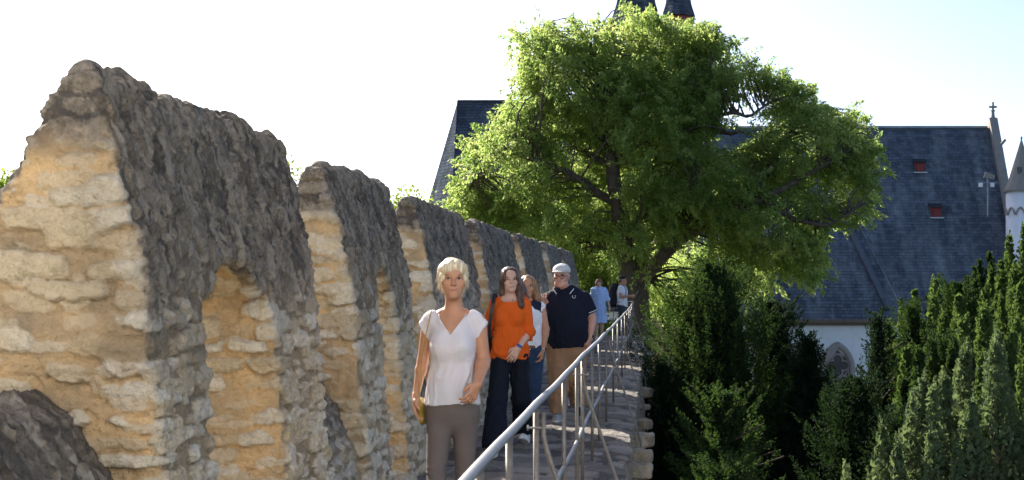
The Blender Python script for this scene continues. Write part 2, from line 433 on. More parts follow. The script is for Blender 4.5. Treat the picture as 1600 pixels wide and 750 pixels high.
merlon(23.0, 27.3, .028, (24.7, 25.5), seed=6, top=-.07)
merlon(28.7, 32.7, .034, None, seed=7, top=-.05)
merlon(34.0, 38.2, .038, None, seed=8, top=-.05)
def loft(prof_fn, ys, nprof):
    """grid surface swept along y"""
    V = np.concatenate([prof_fn(y) for y in ys]); n = len(ys)
    i = np.arange(n-1)[:, None]*nprof; j = np.arange(nprof-1)[None, :]
    a = (i+j).ravel(); return V, np.stack([a, a+1, a+1+nprof, a+nprof], 1)
def yspace(a, b, k):
    ys = [a]
    while ys[-1] < b: ys.append(ys[-1]+max(.012, ys[-1]*k))
    return ys
def resample(pts, n):
    pts = np.array(pts, float); d = np.r_[0, np.cumsum(np.linalg.norm(np.diff(pts, axis=0), axis=1))]
    t = np.linspace(0, d[-1], n); return np.stack([np.interp(t, d, pts[:, k]) for k in range(2)], 1)
pr = resample([(-2.9, -.4), (-2.85, .7), (-2.62, 1.08), (-2.42, 1.14), (-2.28, 1.04), (-2.10, .72), (-1.98, .45), (-1.93, .2), (-1.90, -.1)], 150)
MER = [(1.7, 4.12), (5.55, 8.3), (9.4, 11.6), (12.95, 16.2), (17.4, 21.7), (23, 27.3), (28.7, 32.7), (34, 38.2)]
def pf(y):
    o = np.empty((len(pr), 3)); o[:, 0] = pr[:, 0]; o[:, 1] = y; o[:, 2] = pr[:, 1]
    t = max(float(sstep(a+.12, a+.22, y)*(1-sstep(b-.22, b-.12, y))) for a, b in MER)
    o[:, 0] = o[:, 0]*(1-t)+(-2.80)*t; o[:, 2] = np.where(o[:, 2] > 0, o[:, 2]*(1-t*.6), o[:, 2]); return o
V, F = loft(pf, yspace(1.5, 41.5, .0028), 150)
F = F[:, ::-1]
V, at = stone_finish(V, F, sill=True, seed=9)
np_mesh('parapet', V, F, M_WALL, wall, attrs=at)
# outer face down to the garden, with its through-stones
pr2 = resample([(-.30, -.02), (-.235, -.03), (-.20, -.10), (-.15, -.6), (-.10, -2), (0, -7.2)], 220)
tt = np.linspace(0, 1, 220)**1.6
pr2 = np.stack([np.interp(tt, np.linspace(0, 1, 220), pr2[:, k]) for k in range(2)], 1)
def pf2(y):
    o = np.empty((len(pr2), 3)); o[:, 0] = pr2[:, 0]; o[:, 1] = y; o[:, 2] = pr2[:, 1]; return o
V, F = loft(pf2, yspace(4.0, 41.5, .0045), 220)
F = F[:, ::-1]
Nn = vnormals(V, F); st, idv = cells(V+fbm(V*5, 2, 3)[:, None]*.03, (.3, .3, .12), seed=5, pres=.85, soft=.3)
V = V+Nn*(st*.045+fbm(V*8, 3, 4)*.015)[:, None]
np_mesh('outer_face', V, F, M_WALL, wall, attrs=dict(stone=st, rnd=idv, dark=np.full(len(V), .35)+.3*(idv > .5), side=np.ones(len(V))))
# back (field side) face, so the wall is solid from the side
mb = MB(); mb.box((-2.86, 1.2, -7.2), (-.36, 41.4, -.12)); mb.build('wall_core', simple('core_stone', (.3, .26, .2), .9, .3, 3, .6, 20), wall)
corb = [np.array([-.13, 1.81*FPX/(py-CY), -.25]) for py in (613, 634, 663, 688, 712, 735, 590, 572, 556)]
corb[0][0] += .02; corb[3][0] += .03; corb[1][2] = -.27
for k, c in enumerate(corb):
    rx, ry, rz = (.13, .14, .075) if k % 3 else (.12, .15, .085)
    if k == 1: rx, ry, rz = .1, .1, .04
    z = c[2]
    V, F = sdf_mesh([dict(t='box', c=np.array((c[0], c[1], z)), r=np.array((rx*.95+.1*0, ry*.8, rz*.85)), rd=.025, k=.02), dict(t='box', c=np.array((c[0]-.09, c[1]+.04, z+.01)), r=np.array((rx, ry, rz*.8)), rd=.02, k=.02)], .010)
    V = V+vnormals(V, F)*(fbm(V*9, 3, k)*.028)[:, None]
    n_ = len(V); np_mesh('through_stone', V, F, M_WALL, wall, attrs=dict(stone=np.ones(n_), rnd=np.full(n_, .1+.06*k), dark=np.clip(.75+fbm(V*8, 2, k)*.8, 0, 1), side=np.ones(n_)))
# pale block added out of frame behind the viewer, bounces sunlight onto wall and people
mb = MB(); mb.box((-9, -9, -7.3), (8, -3.2, 10)); mb.build('bounce_block', plaster_like('bounce_block_render', (.72, .72, .72)), wall)
# ---- the walk
def pfw(y):
    x0 = -1.98; x1 = -.215 if y > 3.3 else 1.2
    xs = np.linspace(x0, x1, 120); o = np.zeros((120, 3)); o[:, 0] = xs; o[:, 1] = y; return o
V, F = loft(pfw, [-1.5, 1.5, 3.2]+yspace(3.35, 41.5, .0028), 120)
F = F[:, ::-1] if np.cross(V[F[0, 1]]-V[F[0, 0]], V[F[0, 2]]-V[F[0, 0]])[2] < 0 else F
W = V+np.stack([fbm(V*3, 2, 3), fbm(V*3, 2, 8), 0*V[:, 0]], 1)*.10+np.stack([fbm(V*14, 2, 3), fbm(V*14, 2, 8), 0*V[:, 0]], 1)*.03
st, idv, tmf = cells(W+np.array([0, 0, .25]), (.42, .34, .5), seed=91, pres=.9, soft=.10, p=3.6, rmin=.45, rmax=.6, full=True)
st3, _ = cells(W, (.07, .06, .2), seed=95, pres=.5, soft=.3)
edge = sstep(-.45, -.2, V[:, 0])*(V[:, 1] > 3.3)
V[:, 2] += st*.013*(.4+idv) - np.exp(-((tmf+.03)/.06)**2)*.012 + st3*.005 + fbm(V*2.0, 3, 4)*.020 + fbm(V*9, 3, 14)*.010 + fbm(V*34, 2, 15)*.006 - edge*(.02+.03*np.abs(fbm(V*5, 2, 33)))
stepm = np.abs(V[:, 1]-17.9-.1*fbm(V*1.5, 2, 6)) < .045
V[:, 2] -= stepm*.035
V[:, 0] += edge*(fbm(V*np.array([0, 4, 0]), 2, 73)*.05)
o = np_mesh('walkway_path', V, F, M_FLOOR, None, attrs=dict(stone=st, rnd=idv, dark=np.clip(sstep(-.25, .35, fbm(V*2.1, 4, 19))*.75, 0, 1), side=np.ones(len(V))))
tag(o, kind='structure')
# ---- railing
M_STEEL = simple('galvanised_steel', (.20, .18, .155), .5, .2, 30, .15, 200, metal=.3, bdist=.002)
M_TUBE = simple('brushed_tube', (.26, .255, .25), .45, .1, 20, .1, 200, metal=.5, bdist=.001)
rail = empty('railing', (-.5, 5, 0), 'grey tubular steel railing with raking braces along the open right edge of the walk', 'railing')
path = [(-.53, 2.6), (-.53, 6), (-.53, 10), (-.52, 14), (-.51, 18), (-.50, 24), (-.50, 30), (-.52, 35), (-.55, 40.3), (-.75, 40.9), (-1.9, 41.0)]
def rpt(y): return float(np.interp(y, [p[1] for p in path[:9]], [p[0] for p in path[:9]]))
mb = MB(); pts = []
for y in np.linspace(2.6, 40.3, 70): pts.append((rpt(y), y, 1.0+.004*math.sin(y*1.3)+.003*math.sin(y*3.1)))
mb.tube(pts+[(-.62, 40.75, 1.0), (-.8, 40.95, 1.0), (-1.9, 41.0, 1.0)], .0175, 12); mb.build('handrail', M_TUBE, rail, True)
mb = MB(); pts = []
for y in np.linspace(2.6, 40.3, 70): pts.append((rpt(y), y, .455+.012*math.sin(y*1.7+1)))
mb.tube(pts+[(-.62, 40.75, .455), (-.8, 40.95, .455), (-1.9, 41.0, .455)], .013, 10); mb.build('mid_rail', M_TUBE, rail, True)
for y in (4.3, 5.2, 6.4, 7.5, 8.4, 9.85, 10.6, 12.2, 13.7, 15.6, 18.2, 20.4, 22.9, 25.3, 27.6, 30, 32.4, 34.8, 37.2, 39.8):
    if y in (7.5,): continue
    mb = MB(); x = rpt(y); mb.tube([(x, y, -.03), (x, y, .985)], .0135, 12); mb.lathe((x, y, 0), [(.03, -.01), (.03, .008), (.014, .012)], 14); mb.build('post', M_STEEL, rail, True)
for x in (-1.15, -1.8):
    mb = MB(); mb.tube([(x, 41.0, -.03), (x, 41.0, .985)], .0135, 12); mb.build('post', M_STEEL, rail, True)
for y in (6.4, 10.05, 15.6, 20.4, 25.3, 30.0, 34.8):
    x = rpt(y); mb = MB()
    top = .92; 
    mb.tube([(x+.035, y-.02, top+.05), (x+.035, y-.02, top-.05), (x+.045, y-.02, top-.10), (x+.075, y-.02, top-.2), (-.16, y, -.12), (-.135, y, -.19), (-.13, y, -.26), (-.13, y, -.46), (-.16, y, -.5), (-.25, y, -.5)], .011, 8)
    b = mb.build('brace', M_STEEL, rail, True)
    mb = MB(); mb.tube([(x-.035, y-.02, top-.02), (x+.07, y-.02, top-.02)], .006, 8); mb.tube([(x-.04, y-.02, top-.02), (x-.032, y-.02, top-.02)], .013, 8); mb.tube([(x+.062, y-.02, top-.02), (x+.072, y-.02, top-.02)], .013, 8)
    mb.build('bolt', M_TUBE, b, False)
# ---- ground
def ground_sheet():
    m = simple('garden_ground', (.05, .065, .025), .95, .4, .6, .5, 8, bdist=.1)
    g = np.linspace(-1, 1, 90); g = np.sign(g)*np.abs(g)**3*1500
    X, Y = np.meshgrid(g, g+30, indexing='ij'); Q = np.stack([X.ravel(), Y.ravel(), 0*X.ravel()], 1)
    Z = GROUND+fbm(Q*.05, 3, 2)*.25
    V = np.stack([X.ravel(), Y.ravel(), Z], 1); n = 90
    i = np.arange(n-1)[:, None]*n; j = np.arange(n-1)[None, :]; a = (i+j).ravel()
    o = np_mesh('ground', V, np.stack([a, a+n, a+n+1, a+1], 1), m); tag(o, kind='structure')
ground_sheet()
# ------------------------------------------------------------------ church
def slate_mat(name, base, streak=.5):
    m, t, b = nodes(name)
    uv = N(t, 'ShaderNodeUVMap'); tc = N(t, 'ShaderNodeTexCoord')
    br = N(t, 'ShaderNodeTexBrick', i_Scale=1.0, i_Mortar_Size=.012, i_Brick_Width=.34, i_Row_Height=.2, i_Mortar_Smooth=.3, i_Bias=-.1)
    br.offset = .5; t.links.new(uv.outputs[0], br.inputs['Vector'])
    br.inputs['Color1'].default_value = (*[c*.75 for c in base], 1); br.inputs['Color2'].default_value = (*[c*1.3 for c in base], 1); br.inputs['Mortar'].default_value = (*[c*.45 for c in base], 1)
    mp = N(t, 'ShaderNodeMapping'); mp.inputs['Scale'].default_value = (.8, .16, 1); mp.inputs['Rotation'].default_value = (0, 0, .12); t.links.new(uv.outputs[0], mp.inputs['Vector'])
    nz = N(t, 'ShaderNodeTexNoise', i_Scale=1.0, i_Detail=7.0, i_Roughness=.65); t.links.new(mp.outputs[0], nz.inputs['Vector'])
    n2 = N(t, 'ShaderNodeTexNoise', i_Scale=2.5, i_Detail=6.0); t.links.new(uv.outputs[0], n2.inputs['Vector'])
    c = mixc(t, ramp(t, nz.outputs[0], [(.46, (0, 0, 0)), (.66, (streak,)*3)]), br.outputs[0], (.24, .27, .28))
    c = mixc(t, ramp(t, n2.outputs[0], [(.35, (.45,)*3), (.6, (0, 0, 0))]), c, (.04, .045, .055))
    t.links.new(c, b.inputs['Base Color']); b.inputs['Roughness'].default_value = .72; b.inputs['Specular IOR Level'].default_value = .18
    # each course laps over the one below
    sx = N(t, 'ShaderNodeSeparateXYZ'); t.links.new(uv.outputs[0], sx.inputs[0])
    mm = N(t, 'ShaderNodeMath', operation='FRACT'); dv = N(t, 'ShaderNodeMath', operation='DIVIDE'); dv.inputs[1].default_value = .2
    t.links.new(sx.outputs[1], dv.inputs[0]); t.links.new(dv.outputs[0], mm.inputs[0])
    ad = N(t, 'ShaderNodeMath', operation='SUBTRACT'); t.links.new(br.outputs['Fac'], ad.inputs[1]); ad.inputs[0].default_value = 1
    a2 = N(t, 'ShaderNodeMath', operation='SUBTRACT'); t.links.new(ad.outputs[0], a2.inputs[0]); t.links.new(mm.outputs[0], a2.inputs[1])
    bp = N(t, 'ShaderNodeBump', i_Strength=1.0, i_Distance=.03); t.links.new(a2.outputs[0], bp.inputs['Height']); t.links.new(bp.outputs[0], b.inputs['Normal'])
    return m
M_SLATE = slate_mat('slate', (.10, .12, .15), .85)
M_SLATE_D = slate_mat('slate_dark', (.075, .09, .115), .35); M_SLATE_D.node_tree.nodes['Principled BSDF'].inputs['Specular IOR Level'].default_value = 0.0
def plaster(name, col, dirt=.35, scale=1.6):
    m, t, b = nodes(name); tc = N(t, 'ShaderNodeTexCoord')
    n1 = N(t, 'ShaderNodeTexNoise', i_Scale=scale, i_Detail=9.0, i_Roughness=.7); t.links.new(tc.outputs['Object'], n1.inputs['Vector'])
    mp = N(t, 'ShaderNodeMapping'); mp.inputs['Scale'].default_value = (3, 3, .5); t.links.new(tc.outputs['Object'], mp.inputs['Vector'])
    n2 = N(t, 'ShaderNodeTexNoise', i_Scale=1.2, i_Detail=7.0); t.links.new(mp.outputs[0], n2.inputs['Vector'])
    c = mixc(t, ramp(t, n1.outputs[0], [(.52, (0, 0, 0)), (.7, (dirt,)*3)]), col, tuple(x*.45 for x in col))
    c = mixc(t, ramp(t, n2.outputs[0], [(.5, (0, 0, 0)), (.75, (dirt,)*3)]), c, tuple(x*.6 for x in col))
    t.links.new(c, b.inputs['Base Color']); b.inputs['Roughness'].default_value = .9
    bp = N(t, 'ShaderNodeBump', i_Strength=.6, i_Distance=.03); t.links.new(n1.outputs[0], bp.inputs['Height']); t.links.new(bp.outputs[0], b.inputs['Normal'])
    return m
M_WHITE = plaster('lime_render', (.84, .84, .84), .22, 2.5)
M_OCHRE = plaster('ochre_render', (.52, .36, .16), .25)
M_TRACERY = plaster('tracery_stone', (.36, .31, .28), .3, 4)
M_GLASS = simple('leaded_glass', (.03, .03, .033), .25, .4, 6)
M_LEAD = simple('lead_sheet', (.30, .32, .34), .4, .25, 3, .3, 20, metal=.6)
M_RED = simple('red_paint', (.20, .025, .018), .6, .2, 5)
M_GUTTER = simple('copper_brown_gutter', (.13, .10, .075), .5, .2, 3, metal=.3)
def roofpoly(name, polys, mat, parent, thick=.12):
    """slab faces with UVs in metres (v runs up the slope)"""
    me = bpy.data.meshes.new(name); off = parent_world(parent); V = []; F = []; UV = []
    for poly in polys:
        pv = [Vector(p) for p in poly]; nrm = (pv[1]-pv[0]).cross(pv[2]-pv[0]).normalized()
        if nrm.z < 0: pv.reverse(); nrm = -nrm
        hx = Vector((0, 0, 1)).cross(nrm).normalized(); up = nrm.cross(hx)
        b = len(V); n = len(pv)
        V += [p-off for p in pv]+[p-off-nrm*thick for p in pv]
        F.append(tuple(b+i for i in range(n))); UV += [(p.dot(hx), p.dot(up)) for p in pv]
        F.append(tuple(b+n+i for i in reversed(range(n)))); UV += [(p.dot(hx), p.dot(up)) for p in reversed(pv)]
        for i in range(n):
            j = (i+1) % n; F.append((b+i, b+i+n, b+j+n, b+j)); UV += [(0, 0)]*4
    me.from_pydata([tuple(v) for v in V], [], F); me.update()
    ul = me.uv_layers.new(name='UVMap')
    for i, u in enumerate(UV): ul.data[i].uv = u
    me.materials.append(mat); o = bpy.data.objects.new(name, me); COL.objects.link(o); o.parent = parent; return o
church = empty('church', (10, 74, GROUND), 'white rendered gothic church with steep dark slate roof behind the conifers', 'church')
EY, RY = 70.0, 77.0; EZ, RZ = .03, 10.0
XL, XR = .5, 18.4
def rp(x, t, up=0.0): # point on the nave roof, t 0 eave .. 1 ridge
    n = Vector((0, -(RZ-EZ), (RY-EY))).normalized()
    return Vector((x, EY+(RY-EY)*t, EZ+(RZ-EZ)*t))+n*up
roof = roofpoly('roof', [[(XL, EY-.25, EZ-.35), (XR, EY-.25, EZ-.35), (XR, RY, RZ), (XL, RY, RZ)], [(XL, 2*RY-EY, EZ), (XR, 2*RY-EY, EZ), (XR, RY, RZ), (XL, RY, RZ)]], M_SLATE, church)
mb = MB(); mb.tube([(XL, RY, RZ+.03), (XR-.1, RY, RZ+.03)], .09, 8); mb.build('ridge_cap', M_LEAD, roof, True)
# slanted lead valley that crosses the roof
mb = MB(); a = rp(9.35, .66, .05); b_ = rp(11.75, .015, .05)
mb.tube([a+(b_-a)*t for t in np.linspace(0, 1, 12)], .17, 8); mb.build('lead_flashing', simple('valley_lead', (.09, .105, .13), .6, .2, 3, metal=0), roof, True)
mb = MB(); mb.tube([rp(9.9, .66, .08), rp(12.45, .0, .08)], .018, 6); mb.build('lightning_cable', M_LEAD, roof, True)
for px, py in ((1437, 262), (1462, 332)):
    # solve t so that the roof point projects on the row
    best = min(np.linspace(0, 1, 400), key=lambda t: abs(CY-(rp(0, t).z-EYE)*FPX/rp(0, t).y-py)); q = rp(0, best); x = (px-CX)*q.y/FPX
    hd = MB(); hd.prism([(q.y-.22, q.z-.25), (q.y+.30, q.z-.25), (q.y+.30, q.z+.42), (q.y-.12, q.z+.28)], 'x', x-.26, x+.26)
    h_ = hd.build('roof_hatch', M_RED, roof)
    d = MB(); d.box((x-.17, q.y-.27, q.z-.2), (x+.17, q.y-.2, q.z+.14)); d.build('hatch_door', simple('hatch_dark_red', (.2, .02, .015), .6), h_)
    s_ = MB(); s_.prism([(q.y-.30, q.z+.26), (q.y+.32, q.z+.42), (q.y+.32, q.z+.50), (q.y-.30, q.z+.34)], 'x', x-.34, x+.34); s_.build('hatch_cover', M_SLATE_D, h_)
    s_ = MB(); s_.box((x-.36, q.y-.38, q.z-.32), (x+.36, q.y-.1, q.z-.25)); s_.build('hatch_sill', M_LEAD, h_)
# gable parapet with cross finial
mb = MB(); mb.prism([(EY-.4, EZ-.7), (EY-.4, EZ-.2), (RY-.12, RZ+.55), (RY+.12, RZ+.55), (2*RY-EY+.4, EZ-.2), (2*RY-EY+.4, EZ-.7)], 'x', XR-.02, XR+.42)
M_GABLE = plaster('gable_stone', (.27, .25, .22), .4, 3)
gp = mb.build('gable_coping', M_GABLE, church)
mb = MB(); c = (XR+.2, RY, RZ+.45)
mb.lathe(c, [(.16, 0), (.12, .15), (.09, .3), (.09, .45), (.15, .5), (.05, .56)], 8)
mb.box((c[0]-.05, c[1]-.05, c[2]+.5), (c[0]+.05, c[1]+.05, c[2]+.92)); mb.box((c[0]-.17, c[1]-.045, c[2]+.64), (c[0]+.17, c[1]+.045, c[2]+.75))
for dx, dz in ((-.17, .70), (.17, .70), (0, .92)): mb.lathe((c[0]+dx, c[1], c[2]+dz-.06), [(.02, 0), (.08, .06), (.02, .12)], 8)
mb.build('cross_finial', M_GABLE, gp, True)
mb = MB(); mb.tube([P(1565, 225, 74), P(1571, 218, 74)], .08, 6); mb.build('gargoyle', M_GABLE, gp)
# walls
mb = MB(); mb.box((XL, EY+.15, GROUND-.3), (XR+.3, 2*RY-EY-.2, EZ-.25)); wl = mb.build('nave_wall', M_WHITE, church)
mb = MB(); mb.prism([(EY+.4, EZ-.3), (2*RY-EY-.4, EZ-.3), (RY, RZ-.3)], 'x', XR-.3, XR-.05); mb.build('gable_wall', M_WHITE, church)
mb = MB(); mb.box((XL, EY-.38, EZ-.47), (XR+.1, EY-.2, EZ-.30)); mb.box((XL, EY-.1, EZ-.62), (XR+.1, EY+.14, EZ-.45)); mb.build('gutter', M_GUTTER, church)
# gothic windows
def gothic(x, ztop, w, hgt):
    y = EY+.15; fr = empty_child = None
    r = w*.95; zs = ztop-w*.88
    def arc(wd, off=0.0, n=14):
        pts = [(-wd/2, zs-hgt)]
        rr = wd*.98; cxr = -wd/2+rr
        amax = math.acos((rr-wd/2)/rr)
        for k in range(n+1):
            a = amax*k/n; pts.append((cxr-rr*math.cos(a), zs+rr*math.sin(a)))
        L = pts[1:]; R_ = [(-p[0], p[1]) for p in reversed(L[:-1])]
        return pts+L[1:]+R_+[(wd/2, zs-hgt)]
    outer = arc(w); inner = arc(w-.36)
    mb = MB(); pts = [(x+p[0], p[1]) for p in inner]
    mb.prism(pts, 'y', y-.02, y+.05); 
    base = MB()
    o_pts = [Vector((x+p[0], y-.10, p[1])) for p in outer]; base.tube(o_pts, .15, 8); f = base.build('window_frame', M_TRACERY, church, True)
    mb.build('window_glass', M_GLASS, f)
    t = MB()
    t.tube([(x, y-.07, zs-hgt), (x, y-.07, zs-.35)], .065, 6)
    rr = (w-.3)*.5
    # two lancets and the quatrefoil over them
    for sx in (-1, 1):
        cx = x+sx*rr/2
        t.tube([(cx+rr/2*math.cos(a)*1.0, y-.07, zs-.75+rr*.75*math.sin(a)) for a in np.linspace(0, math.pi, 12)], .055, 6)
    cz = zs+.12*w
    for q in range(4):
        a0 = q*math.pi/2+math.pi/2*0
        ctr = (x+.27*w*math.cos(a0)*.8, cz+.27*w*math.sin(a0)*.8)
        t.tube([(ctr[0]+.17*w*math.cos(a0+b), y-.07, ctr[1]+.17*w*math.sin(a0+b)) for b in np.linspace(-2.1, 2.1, 12)], .045, 6)
    t.tube([(x+.40*w*math.cos(a), y-.06, cz+.40*w*math.sin(a)) for a in np.linspace(0, 2*math.pi, 24)], .04, 6)
    t.build('tracery', M_TRACERY, f, True)
for px in (1309, 1388, 1230, 1470):
    gothic((px-CX)*70/FPX, EYE+(CY-537)*70/FPX, 1.45, 3.2)
# choir roof at the left, polygonal end
def Q(px, py, d): return tuple(P(px, py, d))
choir = empty('choir', (-6, 85, GROUND), 'tall dark slate choir roof with hipped polygonal end left of the big tree', 'church choir')
ap = P(715, 158, 85); ez = .0
A = (-15.7, 86.5, ez); B = (-11.6, 79.0, ez); C = (1.5, 79.0, ez); D = (-13.5, 91, ez); E = (1.5, 91, ez); Rr = (1.5, 85, ap[2])
roofpoly('choir_roof', [[A, B, tuple(ap)], [B, C, Rr, tuple(ap)], [D, A, tuple(ap)], [E, D, tuple(ap), Rr]], M_SLATE_D, choir)
mb = MB(); mb.tube([tuple(ap), Rr], .08, 8); mb.tube([B, tuple(ap)], .04, 8); mb.build('ridge_cap', M_SLATE_D, choir, True)
mb = MB(); mb.prism([(A[0]+.4, A[1]), (B[0]+.2, B[1]+.4), (C[0], C[1]+.4), (E[0], E[1]-.4), (D[0]+.3, D[1]-.4)], 'z', GROUND-.3, ez-.1); mb.build('choir_wall', M_WHITE, choir)
# ochre wing glimpsed through the tree
wing = empty('side_house', (2, 66, GROUND), 'ochre rendered house glimpsed through the branches beside the church roof', 'house')
mb = MB(); x0 = (1000-CX)*64/FPX; x1 = (1089-CX)*64/FPX; mb.box((x0, 63.9, GROUND-.2), (x1, 69.5, P(0, 350, 64)[2])); mb.build('wall', M_OCHRE, wing)
zt = P(0, 350, 64)[2]; roofpoly('roof', [[(x0-.2, 63.6, zt-.1), (x1+.2, 63.6, zt-.1), (x1+.2, 66.7, zt+2.6), (x0-.2, 66.7, zt+2.6)], [(x0-.2, 69.8, zt-.1), (x1+.2, 69.8, zt-.1), (x1+.2, 66.7, zt+2.6), (x0-.2, 66.7, zt+2.6)]], M_SLATE_D, wing)
mb = MB(); mb.box((x0+.5, 63.84, zt-2.2), (x0+1.3, 63.88, zt-.9)); mb.build('window', M_GLASS, wing)
# towers
def spire(px, d, rb, ztop_px, y_eave, name, label, seg=8, hh=14):
    c = P(px, y_eave, d); x, y, z = c
    e = empty(name, (x, y, GROUND), label, 'tower')
    mb = MB(); mb.lathe((x, y, GROUND), [(rb*.86, 0), (rb*.86, z-GROUND-.35)], seg); mb.build('tower_wall', M_WHITE, e)
    mb = MB(); mb.lathe((x, y, z-.42), [(rb*.98, 0), (rb*.98, .4)], seg); mb.build('cornice', M_RED, e)
    V = []; pol = []
    prof = [(rb*1.12, 0), (rb*.88, .75), (rb*.74, 1.6), (rb*.62, 2.8), (rb*.03, hh)]
    for i in range(len(prof)-1):
        for k in range(seg):
            a = 2*math.pi*(k+.5)/seg; b = 2*math.pi*(k+1.5)/seg
            f = lambda r_, zz, an: (x+r_*math.cos(an), y+r_*math.sin(an), z+zz)
            q = [f(prof[i][0], prof[i][1], a), f(prof[i][0], prof[i][1], b), f(prof[i+1][0], prof[i+1][1], b), f(prof[i+1][0], prof[i+1][1], a)]
            pol.append(q)
    roofpoly('spire_roof', pol, M_SLATE_D, e, .05)
    mb = MB(); mb.tube([(x, y, z+hh-.1), (x, y, z+hh+1.4)], .04, 6); mb.box((x-.3, y-.03, z+hh+.8), (x+.3, y+.03, z+hh+.88)); mb.build('spire_cross', M_LEAD, e)
spire(994, 96, 1.95, 0, 45, 'church_tower', 'broader slate church spire rising behind the tree top, left of its narrow neighbour', hh=17)
spire(1060, 90, 1.02, 0, 27, 'church_tower', 'narrow slate church spire with flared foot and red cornice, right of the broader one', hh=9)
# round turret at the right edge
def turret():
    d = 71.5; c = P(1596, 299, d); x, y, z = c; r = .84
    e = empty('stair_turret', (x, y, GROUND), 'round white stair turret with grey stone cone roof at the church gable', 'turret')
    mb = MB(); mb.lathe((x, y, GROUND), [(r*.92, 0), (r*.92, z-GROUND)], 32); w_ = mb.build('turret_wall', M_WHITE, e, True)
    t = MB()
    for k in range(10):
        a0 = 2*math.pi*k/10
        t.tube([(x+r*.95*math.cos(a0+da), y+r*.95*math.sin(a0+da), z-1.2+.35*math.sin(s_)) for da, s_ in zip(np.linspace(-.3, .3, 9), np.linspace(0, math.pi, 9))], .05, 6)
    t.build('arcade_frieze', M_TRACERY, e, True)
    mb = MB(); mb.lathe((x, y, z), [(r*1.06, -.04), (r*1.08, .04), (r*.8, .55), (r*.04, 2.62), (.06, 2.72), (.02, 2.8)], 12); mb.build('cone_roof', M_GABLE, e)
    mb = MB(); mb.box((x-.32, y-r*.62, z+.85), (x-.1, y-r*.3, z+1.2)); mb.build('roof_dormer', M_GLASS, e)
turret()
# floodlights on the roof
c = P(1543, 318, 71.0)
fm = empty('floodlight_mast', tuple(c), 'thin steel mast with two small white floodlights standing on the church roof', 'floodlight')
mb = MB(); mb.tube([(c[0], c[1], c[2]-.6), (c[0], c[1], c[2]+1.5)], .035, 8); mb.tube([(c[0]-.5, c[1], c[2]+1.05), (c[0]+.5, c[1], c[2]+1.05)], .03, 8); mb.build('pole', M_LEAD, fm)
M_WB = simple('white_box', (.8, .8, .8), .4, .03)
for dx in (-.36, .22):
    mb = MB(); mb.box((c[0]+dx-.09, c[1]-.18, c[2]+.82), (c[0]+dx+.09, c[1]+.05, c[2]+1.03)); b = mb.build('lamp_head', M_WB, fm, bevel=.02)
mb = MB(); mb.prism([(c[0]-.2, c[2]+1.3), (c[0]+.32, c[2]+1.2), (c[0]+.36, c[2]+1.42), (c[0]-.1, c[2]+1.6)], 'y', c[1]-.1, c[1]+.15); mb.build('bracket_housing', M_GABLE, fm)
# ------------------------------------------------------------------ vegetation
def leaf_mat(name, lo, hi, trans_lo, trans_hi, fac=.5, rough=.55):
    m, t, b = nodes(name)
    r = attr(t, 'rnd')
    t.links.new(ramp(t, r, [(0, lo), (1, hi)]), b.inputs['Base Color']); b.inputs['Roughness'].default_value = rough
    b.inputs['Specular IOR Level'].default_value = .2
    tr = N(t, 'ShaderNodeBsdfTranslucent'); t.links.new(ramp(t, r, [(0, trans_lo), (1, trans_hi)]), tr.inputs[0])
    mx = N(t, 'ShaderNodeMixShader', i_0=fac); t.links.new(b.outputs[0], mx.inputs[1]); t.links.new(tr.outputs[0], mx.inputs[2])
    out = t.nodes['Material Output']; t.links.new(mx.outputs[0], out.inputs[0]); return m
M_BARK = simple('bark', (.075, .058, .042), .95, .4, 5, .9, 14, bdist=.05)
def cards(C, ax, nr, L, Wd):
    """rhombic leaf cards. C centres, ax long axis, nr rough normal"""
    ax = ax/np.linalg.norm(ax, axis=1, keepdims=True); s = np.cross(ax, nr); s /= np.maximum(np.linalg.norm(s, axis=1, keepdims=True), 1e-6)
    L = np.asarray(L).reshape(-1, 1); Wd = np.asarray(Wd).reshape(-1, 1)
    V = np.stack([C-ax*L*.5, C+s*Wd*.5+ax*L*.05, C+ax*L*.5, C-s*Wd*.5+ax*L*.05], 1).reshape(-1, 3)
    F = np.arange(len(V)).reshape(-1, 4); return V, F
def rdir(n, g=rng):
    v = g.normal(size=(n, 3)); return v/np.linalg.norm(v, axis=1, keepdims=True)
M_LEAF = leaf_mat('pinnate_leaf', (.055, .09, .025), (.15, .19, .055), (.26, .44, .09), (.68, .76, .25), .62)
M_LEAF2 = leaf_mat('small_leaf', (.04, .08, .015), (.10, .14, .03), (.2, .34, .03), (.45, .55, .08), .5)
def curve_path(a, b, bend, n=6, g=rng):
    a = np.array(a, float); b = np.array(b, float); d = b-a; L = np.linalg.norm(d); o = g.normal(size=3)*L*bend
    t = np.linspace(0, 1, n)[:, None]; return a+d*t+o*np.sin(t*math.pi)
